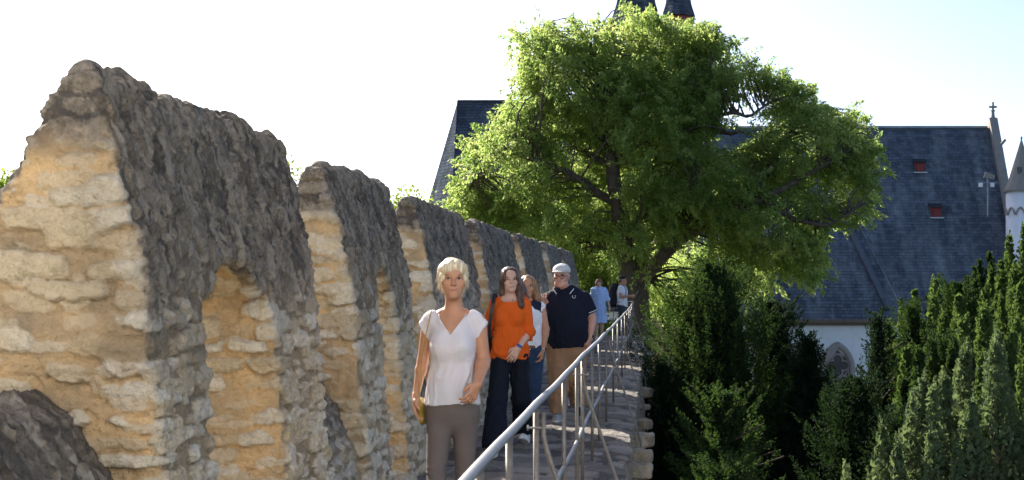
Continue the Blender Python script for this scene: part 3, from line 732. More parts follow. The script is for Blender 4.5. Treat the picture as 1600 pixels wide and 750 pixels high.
def big_tree():
    g = np.random.default_rng(21); D = 45.0; S = D/FPX
    base = P(992, 470, D); root = empty('broadleaf_tree', (base[0], base[1], GROUND), 'huge spreading broadleaf tree with bright feathery foliage at the far end of the wall walk', 'tree')
    limbs = []
    def L(pts, r0, r1):
        pp = [P(px, py, D+dy) for px, py, dy in pts]; n = len(pp); limbs.append((pp, list(np.linspace(r0, r1, n))))
    L([(996, 900, 0), (997, 700, 0), (994, 520, 0), (992, 460, 0), (993, 430, .1)], .62, .42)
    L([(991, 450, 0), (980, 410, -.2), (972, 370, -.4), (965, 330, -.6), (957, 290, -.7), (952, 235, -.7), (944, 180, -.5), (935, 120, 0), (925, 75, .2)], .36, .05)
    L([(995, 445, 0), (1012, 425, -.3), (1030, 402, -.6), (1052, 380, -.9), (1080, 362, -1.2), (1105, 348, -1.5), (1140, 328, -1.8), (1190, 312, -2), (1240, 285, -2), (1300, 250, -1.5)], .25, .05)
    L([(994, 440, .2), (1000, 400, .8), (1015, 360, 1.2), (1022, 320, 1.6), (1018, 250, 2), (1030, 160, 2), (1040, 80, 1.5)], .30, .05)
    L([(1062, 374, -1), (1068, 350, -1.3), (1085, 338, -1.5), (1110, 330, -1.6)], .12, .04)
    L([(985, 420, -.2), (975, 395, -.8), (985, 375, -1.2), (1000, 350, -1.4)], .14, .04)
    L([(962, 320, -.6), (930, 300, -1), (890, 270, -1.4), (840, 250, -1.8), (790, 235, -2), (740, 280, -2)], .15, .03)
    L([(955, 260, -.6), (900, 230, 0), (860, 180, .5), (835, 120, 1)], .13, .03)
    L([(980, 400, 0), (930, 380, .8), (880, 360, 1.5), (800, 330, 2), (730, 300, 2)], .13, .03)
    L([(1020, 280, 1.8), (1070, 220, 1), (1110, 192, 0), (1128, 180, -.4), (1150, 176, -.5), (1172, 182, -.5), (1200, 160, -.6)], .13, .04)
    L([(1108, 192, -.2), (1128, 203, -.4), (1142, 211, -.6), (1158, 205, -.6), (1175, 211, -.6)], .07, .03)
    L([(1140, 328, -1.8), (1200, 270, -1), (1230, 210, 0), (1260, 170, .5)], .11, .03)
    L([(1190, 312, -2), (1240, 340, -2.5), (1290, 350, -2.6), (1330, 330, -2.6)], .10, .03)
    L([(1140, 328, -1.8), (1180, 360, -2.4), (1220, 390, -2.8)], .09, .03)
    L([(985, 460, 0), (1010, 430, .8), (1016, 405, 1.2), (1012, 440, .9)], .12, .1)
    mb = MB()
    for pp, rr in limbs:
        pts = resample3(pp, max(6, len(pp)*4)); r = np.interp(np.linspace(0, 1, len(pts)), np.linspace(0, 1, len(rr)), rr)
        r = r*(1+.12*vnoise(pts*2.1, 4)); pts = pts+np.stack([vnoise(pts*.9, 1), vnoise(pts*.9, 2), vnoise(pts*.9, 3)], 1)*.07
        mb.tube([tuple(p) for p in pts], list(r), 9)
    allp = np.concatenate([resample3(pp, 30) for pp, rr in limbs[1:]]); allr = np.concatenate([np.linspace(rr[0], rr[-1], 30) for pp, rr in limbs[1:]])
    # crown envelope: (px, py, rx, ry, depth offset, depth radius, weight)
    E = [(915, 118, 122, 90, 0, 3.0), (985, 55, 78, 46, .5, 2.0), (855, 88, 66, 66, 0, 2.0), (1040, 62, 62, 42, .3, 1.8), (1092, 158, 74, 58, .3, 2.4), (1232, 158, 56, 40, .2, 1.5), (1210, 262, 80, 50, .3, 2.2), (1000, 370, 90, 55, -1.6, 1.6), (1075, 325, 70, 45, -2.2, 1.2), (1010, 170, 130, 110, 0, 3.6), (800, 255, 88, 85, -.6, 2.8), (742, 296, 40, 38, -.5, 1.4), (768, 232, 28, 34, 0, 1.0), (745, 335, 62, 38, 0, 1.8), (820, 385, 70, 42, .5, 1.8), (1065, 130, 70, 70, .5, 2.2), (1000, 240, 120, 80, -.5, 3.0),
         (840, 190, 60, 70, 0, 2.4), (870, 345, 105, 72, -.3, 3.0), (780, 330, 70, 40, 0, 1.8), (1115, 105, 78, 60, .5, 2.2), (1095, 62, 48, 34, .5, 1.5), (1195, 118, 38, 24, 0, 1.0), (1255, 225, 100, 78, 0, 3.0), (1330, 215, 48, 56, 0, 1.7),
         (1352, 260, 32, 46, 0, 1.2), (1215, 350, 92, 78, -1, 2.8), (1140, 300, 92, 78, -.5, 3.2), (1320, 305, 52, 48, -.5, 1.6), (960, 300, 90, 80, .5, 3.4), (930, 425, 55, 50, 3.0, 1.6), (1055, 440, 70, 60, 3.5, 1.6), (1150, 410, 70, 60, 1, 1.8), (1260, 410, 45, 38, -1, 1.4), (1060, 290, 80, 80, 2, 2.0), (900, 400, 40, 45, 3, 1.5)]
    cl = []; 
    for (px, py, rx, ry, dd, dr) in E:
        n = int(rx*ry/38*(dr/2.5)**.5)+8
        for _ in range(n):
            v = rdir(1, g)[0]; rr = g.uniform(.35, 1.0)**.55
            qx, qy, qd = px+v[0]*rx*rr*.94, py+v[2]*ry*rr*.94, D+dd+v[1]*dr*rr
            if ((qx-1160)/34)**2+((qy-198)/15)**2 < 1: continue
            if ((qx-1190)/14)**2+((qy-158)/9)**2 < 1: continue
            if py < 380 and ((qx-1085)/36)**2+((qy-372)/26)**2 < 1: continue
            if ((qx-985)/20)**2+((qy-425)/34)**2 < 1 and qd < 47: continue
            if ((qx-1030)/24)**2+((qy-395)/22)**2 < 1 and qd < 47: continue
            cl.append(P(qx, qy, qd))
    cl = np.array(cl)
    # clumping: keep where a low frequency field is high -> gaps of sky and shade
    f = fbm(cl*.55, 2, 5); cl = cl[f > -.32]
    # twigs from limbs to clumps
    order = g.permutation(len(cl))
    for i in order[:len(cl)//2]:
        c = cl[i]; d = np.linalg.norm(allp-c, axis=1)+np.maximum(allp[:, 2]-c[2], 0)*1.0; j = int(np.argmin(d+g.uniform(0, .8, len(d))))
        dist = np.linalg.norm(allp[j]-c)
        if dist > 2.6 or allr[j] > .2: continue
        mpt = (allp[j]+c)/2; mx_ = CX+mpt[0]*FPX/mpt[1]; my_ = CY-(mpt[2]-EYE)*FPX/mpt[1]
        if ((mx_-1158)/50)**2+((my_-200)/34)**2 < 1: continue
        pth = curve_path(allp[j], c, .10, 6, g); pth[:, 2] += np.sin(np.linspace(0, math.pi, 6))*.12*dist
        r0 = min(.012+.014*dist, allr[j]*.8); mb.tube([tuple(p) for p in pth], list(np.linspace(r0, .008, 6)), 5, False)
    mb.build('trunk', M_BARK, root, True)
    Vs = []; rn = []; ctr = P(1010, 300, D)
    for c in cl:
        n = int(g.integers(80, 150)); R_ = g.uniform(.16, .30)
        axd = (c-ctr)/np.linalg.norm(c-ctr)*.8+rdir(1, g)[0]*.8; axd[2] += .15; axd /= np.linalg.norm(axd); Ls = g.uniform(.7, 1.5)
        tt_ = g.uniform(-.5, .5, (n, 1)); q = c+axd*tt_*Ls+rdir(n, g)*(g.uniform(0, 1, (n, 1))**.5)*R_*(1.15-.9*(tt_+.5))*1.3
        q[:, 2] -= .35*(tt_[:, 0]+.5)**2*Ls*g.uniform(.2, 1.2)
        out = (q-c)+rdir(n, g)*.30; out[:, 2] -= .14
        nr = rdir(n, g)*.9+np.array([0, 0, 1.0])
        V, _ = cards(q, out, nr, g.uniform(.08, .17, n), g.uniform(.03, .065, n)); Vs.append(V)
        rn.append(np.repeat(np.clip(g.normal(.5, .2, n)+g.normal(0, .16), 0, 1), 4))
    # loose sprigs past the outline
    V = np.concatenate(Vs); F = np.arange(len(V)).reshape(-1, 4)
    print('big tree leaves', len(F), 'clumps', len(cl))
    np_mesh('crown', V, F, M_LEAF, root, smooth=False, attrs=dict(rnd=np.concatenate(rn)))
def resample3(pts, n):
    pts = np.array(pts, float); d = np.r_[0, np.cumsum(np.linalg.norm(np.diff(pts, axis=0), axis=1))]; t = np.linspace(0, d[-1], n)
    return np.stack([np.interp(t, d, pts[:, k]) for k in range(3)], 1)
big_tree()
def leafy_tree(px, py, d, rx, ry, label, seed, name='broadleaf_tree', n=70, mat=None, group=None, ld=(60, 110), lf=(.07, .13)):
    """smaller tree: top of the crown at pixel row py-ry"""
    g = np.random.default_rng(seed); c = P(px, py, d); s = d/FPX; R_ = np.array([rx*s, rx*s, ry*s])
    root = empty(name, (c[0], c[1], GROUND), label, 'tree', group)
    mb = MB(); mb.tube([(c[0], c[1], GROUND-.2), (c[0]+.1, c[1], (GROUND+c[2])/2), tuple(c)], [.2, .15, .06], 8)
    Vs = []; rn = []
    for k in range(n):
        v = rdir(1, g)[0]; q0 = c+v*R_*g.uniform(.3, 1)**.6
        a = (c[0], c[1], c[2]-R_[2]*g.uniform(.2, 1)); mb.tube([tuple(p) for p in curve_path(a, q0, .08, 5, g)], [.04, .03, .02, .012, .006], 5, False)
        m = int(g.integers(*ld)); r = g.uniform(.25, .45)
        q = rdir(m, g)*(g.uniform(0, 1, (m, 1))**.5)*r+q0
        V, _ = cards(q, (q-q0)+rdir(m, g)*.3, rdir(m, g)+np.array([0, 0, .8]), g.uniform(lf[0], lf[1], m), g.uniform(lf[0]*.5, lf[1]*.5, m)); Vs.append(V); rn.append(np.repeat(g.uniform(0, 1, m), 4))
    mb.build('trunk', M_BARK, root, True)
    V = np.concatenate(Vs); np_mesh('crown', V, np.arange(len(V)).reshape(-1, 4), mat or M_LEAF2, root, smooth=False, attrs=dict(rnd=np.concatenate(rn)))
leafy_tree(2, 345, 24, 26, 58, 'small leafy tree top showing over the wall at the far left of the picture', 3, n=60)
leafy_tree(432, 345, 26, 30, 84, 'leafy tree top poking up behind the gap after the biggest merlon', 4, n=70)
leafy_tree(640, 360, 30, 30, 52, 'low leafy tree top just over the third merlon', 5, n=50)
leafy_tree(915, 452, 47, 52, 48, 'bright green small tree behind the end of the wall, left of the woman in blue', 6, n=130, mat=M_LEAF)
leafy_tree(1080, 455, 52, 75, 55, 'green understorey tree below the big limb, right of the thick trunk', 8, n=170, mat=M_LEAF)
leafy_tree(960, 545, 46, 55, 55, 'dark green shrub behind the end of the walk, at the walkers backs', 9, n=120, mat=M_LEAF2, name='shrub')
# ---- conifers
def conifer_mat(name, lo, hi, tr, fac=.12):
    m = leaf_mat(name, lo, hi, tr, tuple(c*1.7 for c in tr), fac, .75); m.node_tree.nodes['Principled BSDF'].inputs['Specular IOR Level'].default_value = .04; return m
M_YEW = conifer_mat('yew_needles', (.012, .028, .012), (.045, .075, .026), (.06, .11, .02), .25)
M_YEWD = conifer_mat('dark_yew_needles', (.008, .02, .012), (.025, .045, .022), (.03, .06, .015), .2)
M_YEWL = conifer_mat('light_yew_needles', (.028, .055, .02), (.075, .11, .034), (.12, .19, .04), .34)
M_CYP = conifer_mat('blue_green_scales', (.04, .07, .042), (.115, .16, .085), (.16, .22, .08), .36)
def plume(a, b, r, n, size, g, droop=0.0, rough=.35):
    """spindle of short upright sprigs from a to b"""
    a = np.array(a, float); b = np.array(b, float); ax = b-a; L = np.linalg.norm(ax); ax /= L
    t = g.uniform(0, 1, n)**.8; rad = r*(np.sin(np.clip(t*.93+.07, 0, 1)*math.pi)**.6)*(1-.35*t)
    th = rdir(n, g); th -= (th@ax)[:, None]*ax; th /= np.maximum(np.linalg.norm(th, axis=1, keepdims=True), 1e-6)
    k = g.uniform(.45, 1.0, n)
    C = a+ax*(t*L)[:, None]+th*(rad*k)[:, None]
    d = ax*.9+th*.55+rdir(n, g)*rough; d[:, 2] -= droop
    nr = th+rdir(n, g)*.5
    V, _ = cards(C, d, nr, size*g.uniform(.7, 1.4, n), size*.38*g.uniform(.7, 1.3, n)); return V
def conifer(name, label, x, y, top, rad, mat, seed, kind='column', npl=120, dens=70, size=.07, zb=GROUND, group=None, zlow=None, spread=.25, pr=.12, pl=.8):
    """many upright plumes on an ovoid or conical body"""
    g = np.random.default_rng(seed); root = empty(name, (x, y, zb), label, 'tree', group)
    H = top-zb; mb = MB(); mb.tube([(x, y, zb-.2), (x, y, zb+H*.6), (x, y, top-.2*H)], [.16, .1, .03], 8)
    Vs = []; rn = []; zl = zb if zlow is None else zlow
    multi = kind == 'column' and rad > .3; LD = []
    if multi:
        for j in range(int(6+rad*12)):
            a0 = j*2.399; rr = rad*math.sqrt((j+.3)/(6+rad*12)); LD.append((x+rr*math.cos(a0)*1.0, y+rr*math.sin(a0), top-(rr/rad)**1.6*g.uniform(.4, 1.3)*H*.15-g.uniform(0, .12), g.uniform(.8, 1.3)*rad*.34+.05))
    for k in range(int(npl*(1.25 if multi else 1))):
        if multi:
            lx, ly, lt, lr = LD[int(g.integers(len(LD)))]
            z = zl+(lt-zl)*g.uniform(0, 1)**.8; v = (lt-z); R_ = lr*min(1, .12+v*.9/(.2+lr*3)); a0 = g.uniform(0, 2*math.pi); rr = R_*g.uniform(.3, 1.0)
            l = pl*g.uniform(.5, .9); tip = np.array([lx+rr*math.cos(a0), ly+rr*math.sin(a0), min(z+.1, lt)]); bs = tip-np.array([math.cos(a0)*.12*l, math.sin(a0)*.12*l, l])
            mb.tube([(lx, ly, max(zb, bs[2]-.3)), tuple(bs)], [.015, .010], 4, False)
            n = int(dens*g.uniform(.7, 1.2)); Vs.append(plume(bs, tip, pr*g.uniform(.7, 1.15), n, size, g, 0, .38)); rn.append(np.repeat(np.clip(g.normal(.5, .22, n)+g.normal(0, .12), 0, 1), 4)); continue
        t = g.uniform(0, 1)
        z = zl+(top-zl)*t
        u = (z-zb)/H
        if kind == 'column': R_ = rad*min(1, (1-u)**.5*1.5+.08)*(.8+.2*min(1, u*4))
        elif kind == 'cone': R_ = rad*((1-u)**.8)+.05
        else: R_ = rad*math.sqrt(max(0, 1-max(0, u-.35)**2/.4225))+.05
        a0 = g.uniform(0, 2*math.pi); rr = R_*g.uniform(.62, 1.0)
        tip = np.array([x+rr*math.cos(a0), y+rr*math.sin(a0), min(z+g.uniform(0, .25), top+.05)])
        l = pl*g.uniform(.6, 1.2); outw = np.array([math.cos(a0), math.sin(a0), 0])*spread*g.uniform(.4, 1.6)
        bs = tip-np.array([0, 0, 1.0])*l-outw*l
        if kind in ('cone', 'broad'): tip = tip+outw*l*.35; 
        mb.tube([(x, y, max(zb, bs[2]-.3)), tuple(bs)], [.02, .012], 4, False)
        n = int(dens*g.uniform(.7, 1.3)); V = plume(bs, tip, pr*g.uniform(.7, 1.3), n, size, g, .0 if kind == 'column' else .25, .35 if kind == 'column' else .6); Vs.append(V)
        rn.append(np.repeat(np.clip(g.normal(.5, .22, n)+g.normal(0, .12), 0, 1), 4))
    # inner mass keeps the body opaque
    n = int(npl*dens*.25); t = g.uniform(0, 1, n); z = zl+(top-.15-zl)*t; u = (z-zb)/H
    Rm = rad*.72*np.sqrt(np.clip(1-u, 0, 1))**(1.0 if kind != 'cone' else 1.8); a0 = g.uniform(0, 2*math.pi, n); k = g.uniform(0, 1, n)**.5
    cs = (2.2, 1.3) if multi else (2.6, 1.5)
    if multi:
        n *= 2; j = g.integers(len(LD), size=n); A_ = np.array(LD)[j]; a0 = g.uniform(0, 2*math.pi, n); k = g.uniform(0, .85, n)**.5; z = zl+(A_[:, 2]-.12-zl)*g.uniform(0, 1, n); v = A_[:, 2]-z
        Rm = A_[:, 3]*np.minimum(1, .05+v*.75/(.2+A_[:, 3]*3)); C = np.stack([A_[:, 0]+Rm*k*np.cos(a0), A_[:, 1]+Rm*k*np.sin(a0), z], 1)
    else: C = np.stack([x+Rm*k*np.cos(a0), y+Rm*k*np.sin(a0), z], 1)
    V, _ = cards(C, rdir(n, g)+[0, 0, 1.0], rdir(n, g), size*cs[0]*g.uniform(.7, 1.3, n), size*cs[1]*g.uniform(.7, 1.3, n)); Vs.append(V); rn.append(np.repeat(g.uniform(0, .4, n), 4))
    mb.build('trunk', M_BARK, root, True)
    V = np.concatenate(Vs); np_mesh('crown', V, np.arange(len(V)).reshape(-1, 4), mat, root, smooth=False, attrs=dict(rnd=np.concatenate(rn)))
    return len(V)//4
def cxy(px, d): return (px-CX)*d/FPX
tot = 0
def cz_(py, d): return EYE+(CY-py)*d/FPX
for (nm, lab, px, py, d, rad, mat, seed, kw) in [
    ('columnar_yew', 'nearest columnar yew with blue-green upright plumes at the lower right corner', 1540, 492, 13.5, .78, M_CYP, 31, dict(npl=330, dens=150, size=.036, pr=.06, pl=.75, zlow=-2.2, spread=.10)),
    ('columnar_yew', 'narrow blue-green yew just left of the nearest one, its tips lower', 1446, 568, 13.0, .45, M_CYP, 32, dict(npl=130, dens=140, size=.036, pr=.06, pl=.7, zlow=-2.4, spread=.10)),
    ('columnar_yew', 'little yew whose pale tips just reach the bottom edge of the picture', 1321, 728, 12.0, .26, M_CYP, 33, dict(npl=60, dens=110, size=.035, pr=.045, pl=.5, zlow=-2.2, spread=.10)),
    ('columnar_yew', 'yellow-green pointed yew behind the nearest columnar one, right of centre', 1525, 425, 20.0, 1.0, M_YEWL, 34, dict(npl=300, dens=110, size=.05, pr=.09, pl=.8, zlow=-2.6)),
    ('columnar_yew', 'yellow-green yew touching the right edge of the picture below the turret', 1606, 385, 21.5, .8, M_YEWL, 35, dict(npl=240, dens=110, size=.05, pr=.09, pl=.8, zlow=-2.6)),
    ('columnar_yew', 'tallest yew standing directly in front of the round turret', 1592, 338, 26.0, .62, M_YEWL, 36, dict(npl=170, dens=110, size=.055, pr=.10, pl=.9, zlow=-1.8)),
    ('columnar_yew', 'yellow-green yew right behind the corner one, filling the right edge', 1585, 500, 16.5, .75, M_YEWL, 51, dict(npl=260, dens=110, size=.042, pr=.08, pl=.8, zlow=-2.4)),
    ('columnar_yew', 'mid green upright yew left of the corner one, with several pointed leaders', 1478, 500, 17.5, .62, M_YEW, 52, dict(npl=240, dens=110, size=.045, pr=.08, pl=.8, zlow=-2.8)),
    ('yew_tree', 'broad dark green yew rising to the church eaves, left of the slender dark one', 1492, 432, 25.5, 1.0, M_YEW, 53, dict(npl=300, dens=110, size=.06, pr=.12, pl=.9, zlow=-2.6, kind='broad', spread=.4)),
    ('yew_tree', 'dark green yew hiding the church wall just right of the ragged one', 1425, 470, 23.5, .62, M_YEW, 54, dict(npl=220, dens=110, size=.055, pr=.11, pl=.8, zlow=-3.0, kind='broad', spread=.4)),
    ('columnar_yew', 'slender dark twin-tipped yew in front of the church roof', 1541, 372, 27.0, .42, M_YEW, 37, dict(npl=120, dens=110, size=.055, pr=.09, pl=.9, zlow=-2.2)),
    ('columnar_yew', 'light tipped bushy yew below the two red roof hatches', 1450, 418, 24.0, .92, M_YEWL, 38, dict(npl=190, dens=110, size=.055, pr=.10, pl=.8, zlow=-2.0)),
    ('yew_tree', 'mid green yew filling the slope under the bushy light tipped one', 1470, 520, 19.0, .95, M_YEW, 39, dict(npl=260, dens=110, size=.05, pr=.11, pl=.8, zlow=-3.2, kind='broad', spread=.35)),
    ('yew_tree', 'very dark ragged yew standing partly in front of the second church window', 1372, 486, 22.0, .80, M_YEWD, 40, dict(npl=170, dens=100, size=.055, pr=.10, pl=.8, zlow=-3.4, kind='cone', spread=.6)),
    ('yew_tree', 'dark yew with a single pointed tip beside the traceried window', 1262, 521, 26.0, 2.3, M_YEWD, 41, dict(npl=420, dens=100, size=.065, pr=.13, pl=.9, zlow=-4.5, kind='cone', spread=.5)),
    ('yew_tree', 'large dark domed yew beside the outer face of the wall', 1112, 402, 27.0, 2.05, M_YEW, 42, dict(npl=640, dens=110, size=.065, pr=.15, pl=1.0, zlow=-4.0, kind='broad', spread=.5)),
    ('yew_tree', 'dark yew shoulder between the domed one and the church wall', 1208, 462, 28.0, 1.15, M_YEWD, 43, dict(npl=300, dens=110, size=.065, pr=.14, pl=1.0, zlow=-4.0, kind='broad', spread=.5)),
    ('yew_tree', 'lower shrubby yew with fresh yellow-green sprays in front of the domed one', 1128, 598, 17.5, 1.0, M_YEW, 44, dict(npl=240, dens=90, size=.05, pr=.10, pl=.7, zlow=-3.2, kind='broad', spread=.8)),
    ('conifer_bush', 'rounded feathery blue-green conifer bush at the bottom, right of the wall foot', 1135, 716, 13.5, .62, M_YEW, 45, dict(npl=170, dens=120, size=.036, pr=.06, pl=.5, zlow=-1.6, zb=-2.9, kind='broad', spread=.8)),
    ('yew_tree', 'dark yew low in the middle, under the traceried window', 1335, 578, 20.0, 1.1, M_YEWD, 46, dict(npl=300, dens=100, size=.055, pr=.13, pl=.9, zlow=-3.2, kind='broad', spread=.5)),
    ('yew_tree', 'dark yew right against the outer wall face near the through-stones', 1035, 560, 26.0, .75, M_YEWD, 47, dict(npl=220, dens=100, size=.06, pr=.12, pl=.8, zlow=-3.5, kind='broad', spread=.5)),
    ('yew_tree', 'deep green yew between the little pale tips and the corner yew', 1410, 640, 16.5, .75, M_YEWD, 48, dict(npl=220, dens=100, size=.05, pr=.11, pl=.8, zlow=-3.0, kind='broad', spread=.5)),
    ]:
    zb = kw.pop('zb', GROUND); tot += conifer(nm, lab, cxy(px, d), d, cz_(py, d), rad, mat, seed, zb=zb, **kw)
print('conifer cards', tot)
# ------------------------------------------------------------------ people
def skin(name, c): return simple(name, c, .5, .08, 18, .12, 90, sub=.12, bdist=.002)
SK_TAN = skin('tanned_skin', (.50, .25, .145)); SK_FAIR = skin('fair_skin', (.62, .38, .28)); SK_RED = skin('ruddy_skin', (.56, .30, .22))
def hair_mat(name, lo, hi):
    m, t, b = nodes(name); tc = N(t, 'ShaderNodeTexCoord'); mp = N(t, 'ShaderNodeMapping'); mp.inputs['Scale'].default_value = (90, 90, 9); t.links.new(tc.outputs['Object'], mp.inputs[0])
    n = N(t, 'ShaderNodeTexNoise', i_Scale=1.0, i_Detail=4.0); t.links.new(mp.outputs[0], n.inputs[0])
    t.links.new(ramp(t, n.outputs[0], [(.35, lo), (.65, hi)]), b.inputs['Base Color']); b.inputs['Roughness'].default_value = .42
    bp = N(t, 'ShaderNodeBump', i_Strength=.8, i_Distance=.004); t.links.new(n.outputs[0], bp.inputs['Height']); t.links.new(bp.outputs[0], b.inputs['Normal']); return m
H_BLOND = hair_mat('blond_hair', (.50, .38, .22), (.85, .75, .55)); H_BROWN = hair_mat('brown_hair', (.045, .022, .014), (.14, .07, .04))
H_AUB = hair_mat('auburn_hair', (.18, .08, .035), (.42, .23, .10)); H_RED = hair_mat('short_auburn_hair', (.13, .045, .02), (.28, .11, .05)); H_GREY = hair_mat('grey_hair', (.2, .19, .18), (.4, .38, .36))
def cloth(name, c, rough=.85, var=.08, trans=0.0):
    m = simple(name, c, rough, var, 9, .25, 260, bdist=.002, spec=.2)
    if trans:
        t = m.node_tree; b = t.nodes['Principled BSDF']; tr = N(t, 'ShaderNodeBsdfTranslucent'); tr.inputs[0].default_value = (*c, 1)
        mx = N(t, 'ShaderNodeMixShader', i_0=trans); t.links.new(b.outputs[0], mx.inputs[1]); t.links.new(tr.outputs[0], mx.inputs[2]); t.links.new(mx.outputs[0], t.nodes['Material Output'].inputs[0])
    return m
M_EYE = simple('eye_dark', (.03, .018, .012), .2, .1); M_LID = simple('lash_brown', (.10, .045, .03), .7, .05)
M_EYEW = simple('eye_white', (.6, .57, .54), .3, .03)
def rotm(yaw, pitch=0, roll=0):
    return Matrix.Rotation(yaw, 3, 'Z') @ Matrix.Rotation(pitch, 3, 'X') @ Matrix.Rotation(roll, 3, 'Y')
def head_prims(c, s=1.0, M=None, male=False, fat=0.0):
    M = M or Matrix.Identity(3); q = M.to_quaternion(); c = Vector(c)
    def T(p): return tuple(c + M @ (Vector(p)*s))
    def e(p, r, k=.02): return ell(T(p), [x*s for x in r], k*s, (q.axis, q.angle) if abs(q.angle) > 1e-4 else None)
    def cn(a, b, ra, rb, k=.012): return cone(T(a), T(b), ra*s, rb*s, k*s)
    w = 1.0+fat
    pr = [e((0, .016, .030), (.073, .090, .084)), e((0, -.022, -.030), (.059*w, .066, .082), .03), e((0, -.046, -.074), (.038*w, .038, .036), .03),
          e((0, -.074, -.094), (.019, .014, .015), .02), e((.043*w, -.056, -.020), (.022, .022, .022), .02), e((-.043*w, -.056, -.020), (.022, .022, .022), .02),
          cn((-.034, -.076, .022), (.034, -.076, .022), .008, .008, .02), e((0, -.07, .055), (.045, .022, .035), .03),
          cn((0, -.084, .012), (0, -.106, -.026), .0075, .0115), e((.0105, -.094, -.030), (.0065, .008, .006), .008), e((-.0105, -.094, -.030), (.0065, .008, .006), .008),
          cn((-.019, -.080, -.0555), (.019, -.080, -.0555), .0065, .0065), cn((-.015, -.080, -.066), (.015, -.080, -.066), .0070, .0070),
          e((.075, .014, -.006), (.009, .018, .031), .008), e((-.075, .014, -.006), (.009, .018, .031), .008)]
    if male: pr += [e((0, -.05, -.085), (.05*w, .035, .028), .03), e((.03, -.04, -.08), (.03*w, .035, .03), .02), e((-.03, -.04, -.08), (.03*w, .035, .03), .02)]
    sub = [dict(e((.031, -.096, .006), (.015, .010, .0075)), k=.010), dict(e((-.031, -.096, .006), (.015, .010, .0075)), k=.010)]
    return pr, sub, T, e, cn
def hand_prims(w, d, n, th, curl=.5, s=1.0, k=.006, spread=.12, thumbin=.3):
    """w wrist, d direction to the knuckles, n palm normal (fingers curl towards it), th thumb side"""
    w = Vector(w); d = Vector(d).normalized(); n = Vector(n); n = (n-d*n.dot(d)).normalized(); sd = d.cross(n); sd = sd if sd.dot(Vector(th)) > 0 else -sd
    pr = []
    for o in (-.028, -.010, .010, .027): pr.append(cone(tuple(w+sd*o*.6*s), tuple(w+d*.078*s+sd*o*s), .0135*s, .0118*s, .012))
    pr.append(cone(tuple(w), tuple(w+d*.05*s+sd*.02*s+n*.008*s), .017*s, .016*s, .012))
    L = [.060, .076, .082, .074]; 
    for i, o in enumerate((-.030, -.010, .010, .030)):
        p = w+d*(.078-(.006 if i in (0,) else 0))*s+sd*o*s; a = 0; f = (d+sd*(o/.03)*spread).normalized(); l = L[i]*s
        for j, fr in enumerate((.45, .32, .25)):
            a = curl*(.7 if j == 0 else 1.0)*(1.15 if i < 2 else 1.0); R_ = Matrix.Rotation(a, 3, f.cross(n).normalized()); f2 = R_ @ f
            if f2.dot(n) < f.dot(n) and a > 0: f2 = Matrix.Rotation(-a, 3, f.cross(n).normalized()) @ f
            n = n
            p2 = p+f2*l*fr; rr = (.0088, .0080, .0074, .0068); pr.append(cone(tuple(p), tuple(p2), rr[j]*s, rr[j+1]*s, k)); p = p2; f = f2
        n0 = n
    a = w+d*.018*s+sd*.022*s; b = a+(d*.6+sd*.8+n*.25).normalized()*.036*s; c = b+(d*.9+sd*(.35-thumbin)+n*.35).normalized()*.030*s; e_ = c+(d*.9+sd*(.1-thumbin)+n*.5).normalized()*.022*s
    pr += [cone(tuple(a), tuple(b), .0145*s, .0108*s, .012), cone(tuple(b), tuple(c), .0105*s, .0092*s, k), cone(tuple(c), tuple(e_), .0092*s, .0078*s, k)]
    return pr
def torso_prims(rows, k=.05):
    """rows: (z, x, y, halfwidth, halfdepth)"""
    pr = []
    for (z0, x0, y0, w0, d0), (z1, x1, y1, w1, d1) in zip(rows[:-1], rows[1:]):
        f = (d0/w0+d1/w1)/2; pr.append(cone((x0, y0, z0), (x1, y1, z1), w0, w1, k, fy=f))
    return pr
def clipped(p, pt, nrm):
    p = dict(p); p['pl'] = list(p.get('pl', []))+[(np.array(pt, float), np.array(nrm, float)/np.linalg.norm(nrm))]; return p
_ev = evalp
def evalp(p, X, Y, Z):
    d = _ev(p, X, Y, Z)
    for o, n in p.get('pl', ()):
        d = np.maximum(d, (X-o[0])*n[0]+(Y-o[1])*n[1]+(Z-o[2])*n[2])
    return d
def folds(V, F, amp, sc=(7, 7, 3), seed=0, zr=None):
    Nn = vnormals(V, F); q = V*np.array(sc)+np.stack([fbm(V*3, 2, seed+1), fbm(V*3, 2, seed+2), fbm(V*3, 2, seed+3)], 1)*.9
    r = 1-np.abs(vnoise(q*2.0, seed))*3; r = np.maximum(r, -.6)+.6*(1-np.minimum(np.abs(vnoise(q*3.3+5, seed+9))*4, 1)); r2 = fbm(q*4.5, 2, seed+7)
    a = amp if zr is None else amp*zr(V)
    return V+Nn*((r*.7+r2*.35)*a)[:, None]
